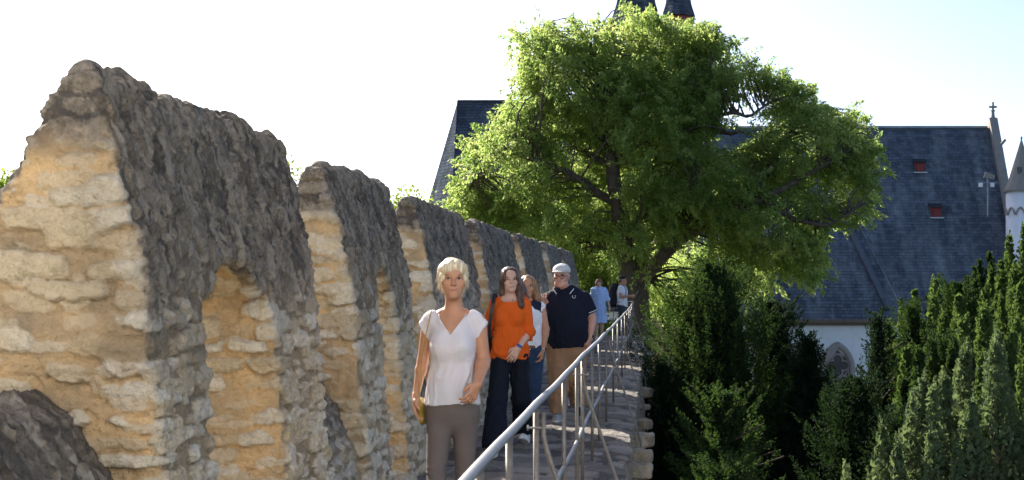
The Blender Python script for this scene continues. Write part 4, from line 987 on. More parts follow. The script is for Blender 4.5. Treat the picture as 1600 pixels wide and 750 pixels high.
class Person:
    def __init__(s, px, d, label, cloth_scale=1, group='people walking along the wall'):
        s.o = np.array([(px-CX)*d/FPX, d, 0.0]); s.root = empty('person', tuple(s.o), label, 'person', group)
    def mesh(s, name, V, F, mat, parent=None):
        return np_mesh(name, V+s.o, F, mat, parent or s.root)
    def sdf(s, name, prims, h, mat, fold=0, fsc=(7, 7, 3), seed=0, infl=0.0, sub=(), clip=None, parent=None, zr=None, kmul=1.0):
        V, F = sdf_mesh(prims, h, infl, sub, clip, kmul)
        if fold: V = folds(V, F, fold, fsc, seed, zr)
        return s.mesh(name, V, F, mat, parent)
    def tube(s, name, pts, r, mat, parent=None, seg=8, flat=None):
        mb = MB(); mb.tube([tuple(np.array(p)+s.o) for p in pts], r, seg)
        return mb.build(name, mat, parent or s.root, True)
    def ribbon(s, name, pts, wdir, w, th, mat, parent=None, frame=None):
        """flat strap along pts"""
        pts = resample3(pts, 24)+s.o; wd = np.array(wdir, float); V = []; n = len(pts)
        for i in range(n):
            t = pts[min(i+1, n-1)]-pts[max(i-1, 0)]; t /= np.linalg.norm(t); a = wd-t*(wd@t); a /= np.linalg.norm(a); b = np.cross(t, a)
            for u, v in ((-1, -1), (1, -1), (1, 1), (-1, 1)): V.append(pts[i]+a*w/2*u+b*th/2*v)
        F = [(i*4+k, i*4+(k+1) % 4, (i+1)*4+(k+1) % 4, (i+1)*4+k) for i in range(n-1) for k in range(4)]+[(3, 2, 1, 0), (4*n-4, 4*n-3, 4*n-2, 4*n-1)]
        mb = MB(); mb.add(V, F); return mb.build(name, mat, parent or s.root)
    def face(s, T, e, cn, brow, lip=(.36, .14, .11), smile=0.0, eye=True, sc=1.0):
        ml = simple('lips', lip, .45, .05); mbw = simple('brow', brow, .8, .1)
        for sx in (-1, 1):
            if eye:
                a = s.sdf('eye', [e((sx*.031, -.0795, .005), (.0130, .0075, .0050))], .0022*sc, M_EYEW)
                s.sdf('iris', [e((sx*.031, -.0865, .0045), (.0060, .003, .0046))], .0016*sc, M_EYE, parent=a)
                s.sdf('eyelid', [cn((sx*.019, -.0868, .0085), (sx*.031, -.0880, .0115), .0016, .0022), cn((sx*.031, -.0880, .0115), (sx*.046, -.080, .0080), .0022, .0016)], .0016*sc, M_LID, parent=a)
            s.sdf('eyebrow', [cn((sx*.016, -.0865, .0235), (sx*.032, -.0872, .0275), .0022, .0026), cn((sx*.032, -.0872, .0275), (sx*.050, -.0800, .0235), .0026, .0018)], .002*sc, mbw)
        s.sdf('mouth', [cn((-.023-.003*smile, -.0850, -.0582+.004*smile), (-.014, -.0872, -.0590+.001*smile), .0016, .0024), cn((-.014, -.0872, -.0590+.001*smile), (0, -.0880, -.0592), .0024, .0028), cn((0, -.0880, -.0592), (.014, -.0872, -.0590+.001*smile), .0028, .0024), cn((.014, -.0872, -.0590+.001*smile), (.023+.003*smile, -.0850, -.0582+.004*smile), .0024, .0016),
                         cn((-.013, -.0855, -.0640), (.013, -.0855, -.0640), .0030, .0030)], .002*sc, ml)
    def hair(s, prims, sub, mat, h=.005, amp=.006, sc=(38, 38, 6), seed=0, wisps=0, wl=.05, wdir=(0, 0, -1), clip=None):
        V, F = sdf_mesh(prims, h, 0, sub, clip)
        Nn = vnormals(V, F); V = V+Nn*((vnoise(V*np.array(sc), seed)*.6+vnoise(V*np.array(sc)*2.3, seed+1)*.5)*amp)[:, None]
        Fs = [F]
        if wisps:
            g = np.random.default_rng(seed+5); idx = g.choice(len(V), wisps); allV = [V]; base = len(V); wf = []
            for i in idx:
                if Nn[i][1] < -.5 and g.uniform() < .8: continue
                p = V[i]-Nn[i]*.003; d = np.array(wdir, float)+Nn[i]*g.uniform(.1, .6)+g.normal(size=3)*.22; d /= np.linalg.norm(d); l = wl*g.uniform(.4, 1.3); sd = np.cross(d, g.normal(size=3)); sd /= np.linalg.norm(sd); w_ = .0016
                q = []
                for j in range(4):
                    t = j/3; c = p+d*l*t+np.array([0, 0, -1])*l*.5*t*t; q += [c-sd*w_*(1-t*.7), c+sd*w_*(1-t*.7)]
                allV.append(np.array(q))
                for j in range(3): wf.append((base+2*j, base+2*j+1, base+2*j+3, base+2*j+2))
                base += 8
            V = np.concatenate(allV); Fs.append(np.array(wf))
        return np_mesh('hair', V+s.o, Fs, mat, s.root)
def leg_prims(hip, kn, an, r=(.088, .056, .052, .034), k=.03):
    hip, kn, an = map(np.array, (hip, kn, an)); cf = kn*.72+an*.28+np.array([0, .012, 0])
    return [cone(hip, kn, r[0], r[1], k), cone(kn, cf, r[1]*.96, r[2]*1.05, k), cone(cf, an, r[2]*1.02, r[3], k)]
def arm_prims(sh, el, wr, r=(.046, .037, .038, .025), k=.02):
    sh, el, wr = map(np.array, (sh, el, wr)); m = el*.75+wr*.25
    return [cone(sh, el, r[0], r[1], k), cone(el, m, r[1]*.97, r[2], k), cone(m, wr, r[2], r[3], k)]
def shoe(P_, an, yaw, mat, sole, s=1.0, name='shoe', pitch=0.0, h=.005):
    an = Vector(an); M = rotm(yaw, pitch)
    def T(p): return tuple(an+M @ (Vector(p)*s))
    a = an.z/s if False else .085
    pr = [cone(T((0, .035, -.055)), T((0, -.10, -.060)), .036*s, .036*s, .03), cone(T((0, -.10, -.060)), T((0, -.15, -.064)), .037*s, .028*s, .03), cone(T((0, .01, .0)), T((0, -.05, -.045)), .040*s, .035*s, .03), cone(T((0, .03, -.0)), T((0, .035, -.05)), .038*s, .036*s, .02)]
    nrm = M @ Vector((0, 0, -1)); o = Vector(T((0, 0, -.076)))
    pr = [clipped(p, tuple(o), tuple(nrm)) for p in pr]
    sh = P_.sdf(name, pr, h, mat, parent=P_.root)
    sp = [cone(T((0, .035, -.070)), T((0, -.10, -.070)), .041*s, .043*s, .01), cone(T((0, -.10, -.070)), T((0, -.15, -.070)), .043*s, .033*s, .01)]
    V, F = sdf_mesh(sp, h, clip=lambda X, Y, Z: np.maximum(((X-o[0])*nrm[0]+(Y-o[1])*nrm[1]+(Z-o[2])*nrm[2])-.012*s, -((X-o[0])*nrm[0]+(Y-o[1])*nrm[1]+(Z-o[2])*nrm[2])-.012*s))
    P_.mesh('sole', V, F, sole, sh)
    lc = MB(); 
    for j in range(4):
        y = -.045-.022*j; lc.tube([tuple(np.array(T((x, y, -.018-.010*j-abs(x)*.25)))+P_.o) for x in (-.02, 0, .02)], .0035, 5)
    lc.build('laces', sole, sh, True)
M_SOLE = simple('white_sole', (.7, .68, .65), .6, .05); M_SOLEB = simple('dark_sole', (.05, .045, .04), .7, .1)

# ===== 1: woman in white blouse
def woman_white():
    p = Person(708, 7.72, 'smiling woman with short blond hair, white V-neck blouse and grey-brown trousers, walking in front')
    hc = (.004, -.03, 1.570); M = rotm(R(10), R(-3), R(0)); pr, sub, T, e, cn = head_prims(hc, .94, M)
    rows = [(.86, 0, 0, .122, .092), (.95, 0, 0, .112, .086), (1.06, 0, 0, .090, .074), (1.18, 0, -.004, .096, .080), (1.26, 0, -.004, .104, .084), (1.31, 0, .006, .098, .074)]
    tor = torso_prims(rows, .03)+[cone((-.112, .012, 1.350), (.112, .012, 1.350), .036, .036, .04), cone((-.06, .008, 1.382), (.06, .008, 1.382), .028, .028, .04), ell((-.048, -.072, 1.215), (.044, .042, .048), .03), ell((.048, -.072, 1.215), (.044, .042, .048), .03)]
    neck = [cone((0, .015, 1.36), (.002, -.004, 1.50), .048, .044, .025)]
    L = arm_prims((-.136, .012, 1.345), (-.172, .03, 1.125), (-.198, -.03, .945), (.036, .029, .029, .020)); Rr = arm_prims((.136, .012, 1.345), (.162, .035, 1.13), (.150, -.135, 1.01), (.044, .036, .037, .0245))
    hl = hand_prims((-.198, -.03, .945), (.02, -.10, -1), (1, -.1, 0), (0, -1, 0), .30, .92); hr = hand_prims((.150, -.135, 1.01), (-.35, -.45, -.85), (-.8, .5, -.2), (-.1, -1, .3), .55, .90)
    hipL, knL, anL = (-.070, 0, .85), (-.082, -.09, .47), (-.085, -.06, .09); hipR, knR, anR = (.068, 0, .85), (.058, .03, .48), (.055, .22, .14)
    legs = leg_prims(hipL, knL, anL, (.062, .039, .040, .031), .010)+leg_prims(hipR, knR, anR, (.062, .039, .040, .031), .010)
    p.sdf('body', pr+tor+neck+L+Rr+hl+hr+legs, .0048, SK_TAN, sub=sub)
    p.face(T, e, cn, (.25, .16, .09), (.40, .14, .10), 1.3)
    hp = [e((0, .026, .044), (.080, .098, .088), .02), e((-.061, .0, .028), (.021, .050, .050), .03), e((.061, .0, .028), (.021, .050, .050), .03), e((0, .06, .0), (.066, .050, .065), .03),
          e((.012, -.058, .083), (.062, .040, .036), .03), e((-.038, -.070, .064), (.030, .022, .028), .02), e((.040, -.068, .060), (.028, .024, .030), .02), e((-.068, -.03, .005), (.016, .026, .030), .02), e((.068, -.03, .005), (.016, .026, .030), .02)]
    hs = [dict(e((0, -.12, -.045), (.060, .075, .080)), k=.012)]
    p.hair(hp, hs, H_BLOND, .005, .011, (24, 24, 8), 3, 1300, .026, (0, .15, -.7))
    # blouse
    W_ = cloth('white_chiffon', (.90, .90, .96), .7, .02, .35)
    rb = [(.895, -.004, 0, .140, .106), (.97, -.002, 0, .122, .096), (1.07, 0, 0, .102, .086), (1.18, 0, -.004, .104, .088), (1.26, 0, -.004, .108, .087), (1.31, 0, .006, .101, .077)]
    tb = torso_prims(rb, .03)+[cone((-.112, .012, 1.350), (.112, .012, 1.350), .037, .037, .04), cone((-.06, .008, 1.382), (.06, .008, 1.382), .028, .028, .04), ell((-.048, -.075, 1.215), (.048, .045, .052), .05), ell((.048, -.075, 1.215), (.048, .045, .052), .05),
         clipped(cone((-.120, .012, 1.350), (-.172, .014, 1.285), .040, .042, .03), (-.160, .012, 1.305), (-.8, 0, -.5)), clipped(cone((.120, .012, 1.350), (.172, .014, 1.285), .040, .042, .03), (.160, .012, 1.305), (.8, 0, -.5))]
    def clip(X, Y, Z):
        hem = .895+.008*np.sin(X*18)-Z
        vz = 1.272; neckv = np.minimum(Z-vz-np.abs(X)*1.35, .15-Y)     # inside the V
        vdepth = np.where(Y < .05, neckv, -1)
        back = np.sqrt((X/.078)**2+((Y-.03)/.075)**2)*.075-.075
        return np.maximum(np.maximum(hem, vdepth), np.where(Z > 1.37, -back, -1))
    b = p.sdf('blouse', tb, .0048, W_, .010, (7, 7, 1.6), 3, infl=.007, clip=clip, zr=lambda V: .35+.9*sstep(1.25, .95, V[:, 2]))
    p.tube('neckline_trim', [(-.076, -.03, 1.385), (-.064, -.066, 1.358), (-.045, -.088, 1.330), (-.020, -.098, 1.296), (0, -.104, 1.272), (.020, -.098, 1.296), (.045, -.088, 1.330), (.064, -.066, 1.358), (.076, -.03, 1.385)], .0035, cloth('white_trim', (.8, .8, .84)), b)
    # trousers
    T_ = cloth('taupe_twill', (.135, .112, .105), .8, .06)
    lt = leg_prims(hipL, knL, anL, (.064, .040, .041, .033), .010)+leg_prims(hipR, knR, anR, (.064, .040, .041, .033), .010)+torso_prims(rows[:2]+[(1.0, 0, 0, .105, .08)], .03)
    p.sdf('trousers', lt, .0048, T_, .0035, (6, 6, 12), 8, infl=.010, clip=lambda X, Y, Z: np.maximum(Z-1.0, .13-Z), zr=lambda V: .25+1.2*np.exp(-((V[:, 2]-.52)/.07)**2))
    S = simple('tan_leather', (.2, .12, .07), .5)
    shoe(p, anL, 0, S, M_SOLEB, .92); shoe(p, anR, R(-5), S, M_SOLEB, .92, pitch=R(-25))
    M_MUST = simple('mustard_leather', (.36, .24, .035), .5, .15, 12, .3, 80, bdist=.002)
    bag = empty('handbag', tuple(p.o+np.array([-.185, -.08, .79])), 'mustard yellow handbag on a long strap, held by the woman in the white blouse', 'handbag')
    q = Person.__new__(Person); q.o = p.o; q.root = bag
    V, F = sdf_mesh([cone((-.178, .03, .875), (-.172, .05, .80), .026, .026, .01, fy=3.4, fx=.8), cone((-.178, .03, .905), (-.178, .03, .875), .02, .026, .01, fy=3.4, fx=.8)], .005); q.mesh('pouch', V, F, M_MUST, bag)
    q.ribbon('strap', [(-.180, -.03, .90), (-.176, -.045, 1.02), (-.158, -.072, 1.17), (-.138, -.078, 1.27), (-.122, -.046, 1.36), (-.118, .0, 1.402), (-.12, .06, 1.37)], (0, 1, .2), .020, .005, M_MUST, bag)
woman_white()

# ===== 2: woman in orange jumper
def woman_orange():
    p = Person(797, 13.1, 'woman with long dark brown hair in an orange jumper and wide navy trousers')
    u = 1.02; hc = (.0, -.01, 1.580); M = rotm(R(14), 0, R(-3)); pr, sub, T, e, cn = head_prims(hc, 1.01, M)
    rows = [(.88, 0, 0, .135, .10), (.97, 0, 0, .122, .092), (1.08, 0, 0, .100, .082), (1.20, 0, -.004, .106, .088), (1.28, 0, -.004, .114, .09), (1.33, 0, .006, .108, .08)]
    sh = 1.365
    ext = [cone((-.122, .012, sh), (.122, .012, sh), .040, .040, .04), cone((-.065, .008, sh+.03), (.065, .008, sh+.03), .030, .030, .04), ell((-.060, -.08, 1.225), (.055, .050, .056), .03), ell((.060, -.08, 1.225), (.055, .050, .056), .03)]
    neck = [cone((0, .015, 1.40), (0, .0, 1.50), .052, .048, .03)]
    eL, wL = (-.215, .07, 1.13), (-.235, .02, .92); eR, wR = (.175, .03, 1.10), (.090, -.16, .955)
    L = arm_prims((-.148, .012, 1.355), eL, wL); Rr = arm_prims((.148, .012, 1.355), eR, wR)
    hl = hand_prims(wL, (0, -.1, -1), (1, 0, 0), (0, -1, 0), .4); hr = hand_prims(wR, (-.50, -.25, -.85), (-.3, .9, -.1), (-.75, -.2, .4), .28)
    hipL, knL, anL = (-.085, 0, .88), (-.10, -.16, .50), (-.105, -.42, .09); hipR, knR, anR = (.085, 0, .88), (.10, .02, .47), (.115, .30, .14)
    p.sdf('body', pr+torso_prims(rows)+ext+neck+L+Rr+hl+hr+leg_prims(hipL, knL, anL)+leg_prims(hipR, knR, anR), .0055, SK_FAIR, sub=sub)
    p.face(T, e, cn, (.06, .035, .025), (.40, .16, .13), .3)
    hp = [e((0, .016, .042), (.081, .103, .086), .02), e((-.060, -.03, .025), (.022, .055, .07), .03), e((.062, -.03, .02), (.022, .055, .075), .03),
          cn((.070, -.005, -.02), (.082, -.03, -.12), .030, .036, .03), cn((.082, -.03, -.12), (.078, -.075, -.235), .036, .030, .03), cn((.078, -.075, -.235), (.070, -.08, -.265), .028, .016, .03),
          cn((.085, .03, .0), (.125, .03, -.10), .03, .03, .03), cn((.125, .03, -.10), (.165, .02, -.17), .026, .008, .03),
          cn((-.070, .02, -.02), (-.074, .035, -.12), .026, .026, .03), cn((-.074, .035, -.12), (-.06, .06, -.17), .026, .02, .03), e((0, .07, -.06), (.07, .04, .10), .03)]
    hs = [dict(e((-.006, -.125, -.045), (.054, .085, .098)), k=.01)]
    p.hair(hp, hs, H_BROWN, .0055, .005, (34, 34, 5), 13, 260, .06, (.25, 0, -1.6))
    for sx in (1,): p.sdf('earring', [e((.079, -.03, -.055), (.004, .004, .010))], .003, M_TUBE)
    O_ = cloth('orange_knit', (.72, .12, .014), .9, .05)
    rb = [(.845, .0, 0, .138, .106), (.90, .0, 0, .147, .112), (1.0, 0, 0, .132, .104), (1.10, 0, 0, .116, .094), (1.21, 0, -.004, .116, .096), (1.28, 0, -.004, .120, .094), (1.33, 0, .006, .112, .082)]
    def cut(prim_a, el, wr, t):
        m = np.array(el)*(1-t)+np.array(wr)*t; n = np.array(wr)-np.array(el); return clipped(cone(el, m+n*.15, .050, .050, .02), m, n)
    sl = [cone((-.143, .012, 1.355), eL, .044, .042, .03), cut(0, eL, wL, .30), cone((.143, .012, 1.355), eR, .044, .042, .03), cut(0, eR, wR, .26)]
    def clip(X, Y, Z):
        nk = np.sqrt((X/.092)**2+((Y+.01)/.085)**2)*.085-.085; hem = .848+.02*sstepx(X)-Z
        return np.maximum(hem, np.where(Z > 1.375, -nk, -1))
    def sstepx(X): return (-X*.6)
    j = p.sdf('jumper', torso_prims(rb)+ext+sl, .0055, O_, .0115, (6, 6, 3.0), 23, infl=.009, clip=clip, zr=lambda V: .4+.8*sstep(1.3, 1.0, V[:, 2]))
    for el_, wr_, t in ((eR, wR, .24), (eL, wL, .28)):
        el_ = np.array(el_); wr_ = np.array(wr_); a = el_*(1-t)+wr_*t; n = (wr_-el_)/np.linalg.norm(wr_-el_)
        p.sdf('rolled_cuff', [clipped(clipped(cone(a-n*.028, a+n*.012, .054, .056, .01), a+n*.012, n), a+n*.012, n)], .005, O_, .004, (9, 9, 9), 4, parent=j)
    T_ = cloth('navy_crepe', (.006, .009, .018), .75, .1)
    def wide(hp_, kn, an): hp_, kn, an = map(np.array, (hp_, kn, an)); return [cone(hp_, kn, .092, .088, .015), cone(kn, an+np.array([0, .0, -.0]), .088, .104, .015)]
    p.sdf('trousers', wide(hipL, knL, anL)+wide(hipR, knR, anR)+torso_prims([(.88, 0, 0, .148, .108), (.95, 0, 0, .138, .102)], .02), .006, T_, .011, (6, 6, 1.5), 31, clip=lambda X, Y, Z: np.maximum(Z-.99, .075+.05*(X > 0.02)-Z))
    for x in (-.012, .018): p.sdf('drawstring_tip', [cone((x-.04, -.14, .665), (x-.04, -.142, .645), .008, .008)], .004, M_SOLE)
    SW = simple('white_canvas', (.72, .70, .68), .6, .04)
    shoe(p, (anL[0], anL[1]-.01, .085), R(3), SW, M_SOLE, 1.0); shoe(p, (anR[0], anR[1], .12), R(-6), SW, M_SOLE, 1.0, pitch=R(-18))
    el_, wr_ = np.array(eR), np.array(wR); n = (wr_-el_)/np.linalg.norm(wr_-el_); c = wr_-n*.015
    w_ = p.sdf('wristwatch', [clipped(clipped(cone(c-n*.012, c+n*.012, .0285, .0285), c+n*.011, n), c-n*.011, -n)], .0035, simple('navy_strap', (.02, .03, .08), .5))
    p.sdf('watch_face', [ell(c+np.array([.004, -.028, .012]), (.018, .010, .018))], .0035, simple('blue_dial', (.02, .09, .45), .2), parent=w_)
    p.sdf('ring', [ell(np.array(wR)+np.array([-.052, -.040, -.105]), (.008, .010, .006))], .003, simple('silver', (.85, .82, .7), .2, metal=1.0))
    p.sdf('pendant', [e((.0, -.10, -.185), (.006, .004, .006))], .003, M_TUBE)
    BK = simple('black_leather', (.012, .012, .014), .45, .1, 10, .2, 80, bdist=.002)
    bag = empty('shoulder_bag', tuple(p.o+np.array([-.2, .05, .95])), 'black shoulder bag with broad strap, worn by the woman in the orange jumper', 'bag'); q = Person.__new__(Person); q.o = p.o; q.root = bag
    q.ribbon('strap', [(-.185, -.06, 1.05), (-.178, -.095, 1.17), (-.165, -.105, 1.27), (-.148, -.085, 1.37), (-.14, -.02, 1.455), (-.14, .06, 1.44), (-.15, .12, 1.30)], (1, 0, 0), .034, .006, BK, bag)
    V, F = sdf_mesh([cone((-.21, .10, 1.05), (-.21, .12, .90), .05, .055, .01, fy=2.4)], .007); q.mesh('pouch', V, F, BK, bag)
woman_orange()

# ===== 3: woman behind, white top with navy shoulders
def woman_jeans():
    p = Person(824, 14.75, 'auburn haired woman in white top with navy shoulders and jeans, behind the orange jumper')
    hc = (.0, .0, 1.510); M = rotm(R(6)); pr, sub, T, e, cn = head_prims(hc, 1.0, M)
    rows = [(.83, 0, 0, .135, .105), (.92, 0, 0, .125, .10), (1.03, 0, 0, .105, .088), (1.15, 0, 0, .112, .09), (1.22, 0, 0, .118, .09), (1.27, 0, .006, .11, .082)]
    ext = [cone((-.12, .012, 1.305), (.12, .012, 1.305), .040, .040, .04), ell((-.06, -.075, 1.17), (.056, .05, .056), .03), ell((.06, -.075, 1.17), (.056, .05, .056), .03)]
    eL, wL = (-.20, .04, 1.08), (-.21, 0, .86); eR, wR = (.192, .02, 1.07), (.165, -.05, .845)
    hipL, knL, anL = (-.08, 0, .83), (-.09, .06, .46), (-.09, .28, .14); hipR, knR, anR = (.08, 0, .83), (.075, -.05, .47), (.055, -.06, .085)
    p.sdf('body', pr+torso_prims(rows)+ext+[cone((0, .015, 1.33), (0, .0, 1.43), .048, .044, .03)]+arm_prims((-.142, .012, 1.30), eL, wL)+arm_prims((.142, .012, 1.30), eR, wR)
          +hand_prims(wL, (0, -.1, -1), (1, 0, 0), (0, -1, 0), .4)+hand_prims(wR, (-.15, -.25, -.95), (-1, .1, 0), (0, -1, 0), .45)+leg_prims(hipL, knL, anL)+leg_prims(hipR, knR, anR), .006, SK_TAN, sub=sub)
    p.face(T, e, cn, (.15, .08, .04))
    hp = [e((0, .024, .040), (.084, .10, .088), .02), e((-.064, -.01, .0), (.024, .055, .08), .03), e((.066, -.01, .0), (.026, .055, .08), .03), cn((.075, .0, -.02), (.105, .0, -.12), .032, .036, .03), cn((.105, .0, -.12), (.15, -.01, -.20), .034, .010, .03), cn((-.072, .0, -.02), (-.09, 0, -.16), .03, .03, .03), e((0, .06, -.06), (.08, .05, .12), .03)]
    p.hair(hp, [dict(e((-.012, -.12, -.050), (.050, .08, .092)), k=.01)], H_AUB, .006, .006, (34, 34, 5), 17, 320, .07, (.9, 0, -1))
    W_ = cloth('white_cotton', (.80, .80, .83), .8, .03); NV = cloth('navy_cotton', (.016, .022, .05), .85, .1)
    rb = [(.855, 0, 0, .140, .112), (.95, 0, 0, .132, .105), (1.05, 0, 0, .12, .098), (1.15, 0, 0, .12, .098), (1.22, 0, 0, .122, .094), (1.27, 0, .006, .113, .084)]
    def neck(X, Y, Z): return np.where(Z > 1.31, .07-np.sqrt(X**2+(Y+.01)**2), -1)
    p.sdf('top', torso_prims(rb)+ext, .006, W_, .010, (6, 6, 2.4), 41, infl=.008, clip=lambda X, Y, Z: np.maximum(np.maximum(.865-.012*np.sin(X*25)-Z, neck(X, Y, Z)), Z-1.36))
    p.sdf('navy_shoulders', torso_prims(rb[3:])+ext[:1], .006, NV, .004, (6, 6, 3), 42, infl=.014, clip=lambda X, Y, Z: np.maximum(1.215+np.maximum(np.abs(X)-.13, 0)*1.5-Z, neck(X, Y, Z)))
    for sx in (-1, 1): p.sdf('sleeve_ruffle', [clipped(cone((sx*.135, .012, 1.305), (sx*.175, .012, 1.25), .050, .056, .01), (sx*.165, .012, 1.275), (sx*.8, 0, -.6))], .005, W_, .008, (16, 16, 9), 44)
    J = cloth('blue_denim', (.025, .05, .10), .85, .15)
    jl = leg_prims(hipL, knL, anL, (.095, .062, .055, .052))+leg_prims(hipR, knR, anR, (.095, .062, .055, .052))+torso_prims(rows[:2])
    je = p.sdf('jeans', jl, .006, J, .006, (6, 6, 5), 43, infl=.008, clip=lambda X, Y, Z: np.maximum(Z-.91, .155-Z))
    p.sdf('belt', torso_prims([(.885, 0, 0, .152, .115), (.90, 0, 0, .150, .114)]), .006, simple('brown_belt', (.12, .05, .02), .5), infl=.012, clip=lambda X, Y, Z: np.maximum(Z-.905, .870-Z))
    SW = simple('white_sneaker', (.78, .77, .76), .5, .03)
    shoe(p, anR, R(4), SW, M_SOLE, .98, h=.006); shoe(p, anL, R(-4), SW, M_SOLE, .98, pitch=R(-20), h=.006)
    c = np.array(wR)+np.array([.004, .006, .02]); w_ = p.sdf('wristwatch', [clipped(clipped(cone(c+(0, 0, .013), c-(0, 0, .013), .029, .029), c-(0, 0, .011), (0, 0, -1)), c+(0, 0, .011), (0, 0, 1))], .004, simple('pale_strap', (.6, .55, .5), .5))
    p.sdf('watch_face', [ell(c+np.array([.024, -.012, 0]), (.010, .015, .015))], .004, M_EYE, parent=w_)
woman_jeans()

# ===== 4: man in navy polo
def man_polo():
    p = Person(886, 16.05, 'heavy man in navy polo shirt, light flat cap and tan trousers, one fist raised')
    hc = (-.062, -.03, 1.628); M = rotm(R(-12), R(4)); pr, sub, T, e, cn = head_prims(hc, 1.10, M, True, .10)
    rows = [(.85, 0, 0, .19, .155), (.95, 0, -.02, .205, .175), (1.07, 0, -.03, .205, .18), (1.20, 0, -.02, .19, .155), (1.30, 0, 0, .185, .13), (1.35, 0, .01, .16, .11)]
    ext = [cone((-.165, .01, 1.375), (.165, .01, 1.375), .056, .056, .05), cone((-.09, .01, 1.44), (.02, .01, 1.44), .050, .050, .05)]
    eL, wL = (-.285, -.08, 1.12), (-.255, -.32, 1.30); eR, wR = (.285, .03, 1.15), (.262, -.05, .915)
    hipL, knL, anL = (-.10, 0, .84), (-.085, -.07, .47), (-.095, -.12, .09); hipR, knR, anR = (.10, 0, .84), (.10, .04, .48), (.12, .32, .13)
    ar = (.060, .048, .048, .033)
    p.sdf('body', pr+torso_prims(rows)+ext+[cone((-.035, .0, 1.39), (-.055, -.01, 1.55), .066, .064, .03)]+arm_prims((-.205, .01, 1.37), eL, wL, ar)+arm_prims((.205, .01, 1.37), eR, wR, ar)
          +hand_prims(wL, (.05, -.25, 1), (.2, -1, -.2), (1, 0, .1), 1.5, 1.12, thumbin=.9)+hand_prims(wR, (-.15, -.2, -1), (-1, .1, 0), (0, -1, 0), .5, 1.1)+leg_prims(hipL, knL, anL, (.10, .065, .06, .04))+leg_prims(hipR, knR, anR, (.10, .065, .06, .04)), .0062, SK_RED, sub=sub)
    p.face(T, e, cn, (.12, .09, .07), (.36, .15, .12), -.5)
    p.hair([e((0, .04, -.005), (.080, .075, .055), .02)], [dict(e((0, -.09, -.02), (.2, .085, .2)), k=.01)], H_GREY, .005, .004, seed=5)
    # flat cap
    CP = simple('pale_linen_tweed', (.60, .60, .58), .9, .12, 90, .4, 120, bdist=.003)
    cap = [e((0, .012, .070), (.086, .106, .062), .02), e((0, -.050, .068), (.074, .058, .038), .02), e((0, .03, .055), (.086, .088, .05), .02)]
    c_ = p.sdf('flat_cap', cap, .005, CP, .003, (9, 9, 9), 3, sub=[dict(e((0, 0, -.055), (.3, .3, .096)), k=.005)])
    p.sdf('cap_peak', [e((0, -.108, .054), (.068, .050, .012), .01)], .004, CP, parent=c_)
    # glasses
    G_ = simple('dark_red_frames', (.10, .015, .015), .3)
    mb = MB()
    for sx in (-1, 1):
        mb.tube([tuple(np.array(T((sx*.033+.026*math.cos(a), -.100+.006*abs(math.cos(a)), .003+.019*math.sin(a))))+p.o) for a in np.linspace(0, 2*math.pi, 20)], .0032, 6)
        mb.tube([tuple(np.array(T(q))+p.o) for q in ((sx*.059, -.096, .008), (sx*.074, -.05, .008), (sx*.079, .01, .004))], .003, 6)
    mb.tube([tuple(np.array(T(q))+p.o) for q in ((-.009, -.101, .006), (0, -.104, .009), (.009, -.101, .006))], .003, 6)
    mb.build('glasses', G_, p.root, True)
    NV = cloth('navy_pique', (.010, .013, .026), .85, .12)
    ns = lambda X, Y, Z: np.where(Z > 1.45, .080-np.sqrt((X+.035)**2+(Y-.0)**2), -1)
    sl = []
    for sx, el in ((-1, eL), (1, eR)):
        s0 = np.array((sx*.205, .01, 1.37)); el = np.array(el); n = el-s0; m = s0+n*.72; sl.append(clipped(cone(s0, el, .068, .072, .04), m, n))
    rb = [(.82, 0, -.005, .215, .180)]+[(z, x, y, w_+.008, d_+.006) for z, x, y, w_, d_ in rows[1:]]
    po = p.sdf('polo_shirt', torso_prims(rb)+ext+sl, .0062, NV, .010, (4.5, 4.5, 2.6), 51, infl=.010, clip=lambda X, Y, Z: np.maximum(.815+.01*np.sin(X*9)-Z, ns(X, Y, Z)), zr=lambda V: .5+.6*sstep(1.35, 1.0, V[:, 2]))
    WT = cloth('white_tipping', (.75, .75, .75))
    # collar with two pale tipping lines
    for sx in (-1, 1):
        V = np.array([(-.035+sx*.070, .035, 1.535), (-.035+sx*.076, -.05, 1.520), (-.035+sx*.026, -.115, 1.475), (-.035+sx*.072, -.150, 1.425), (-.035+sx*.112, -.095, 1.478), (-.035+sx*.105, .035, 1.500)])
        mb = MB(); mb.add([tuple(v+p.o) for v in V]+[tuple(v+p.o+np.array([sx*.004, -.005, .004])) for v in V], [(0, 1, 2, 3, 4, 5), (11, 10, 9, 8, 7, 6)]+[(i, (i+1) % 6, (i+1) % 6+6, i+6) for i in range(6)])
        cl = mb.build('collar', NV, po)
        off = np.array([sx*.004, -.007, .005])
        p.ribbon('tipping', [V[3]+off, V[4]+off, V[5]+off], (-sx*.5, .3, .6), .008, .003, WT, cl)
    for el, sx in ((eL, -1), (eR, 1)):
        s0 = np.array((sx*.205, .01, 1.37)); el = np.array(el); n = (el-s0); m = s0+n*.72; n = n/np.linalg.norm(n); m = m-n*.010
        p.sdf('sleeve_tipping', [clipped(clipped(cone(m-n*.01, m+n*.01, .0850, .0850), m+n*.004, n), m-n*.004, -n)], .004, WT, parent=po)
    # small laurel wreath embroidery
    mb = MB()
    wx, wz = .088, 1.395; yb = -.153
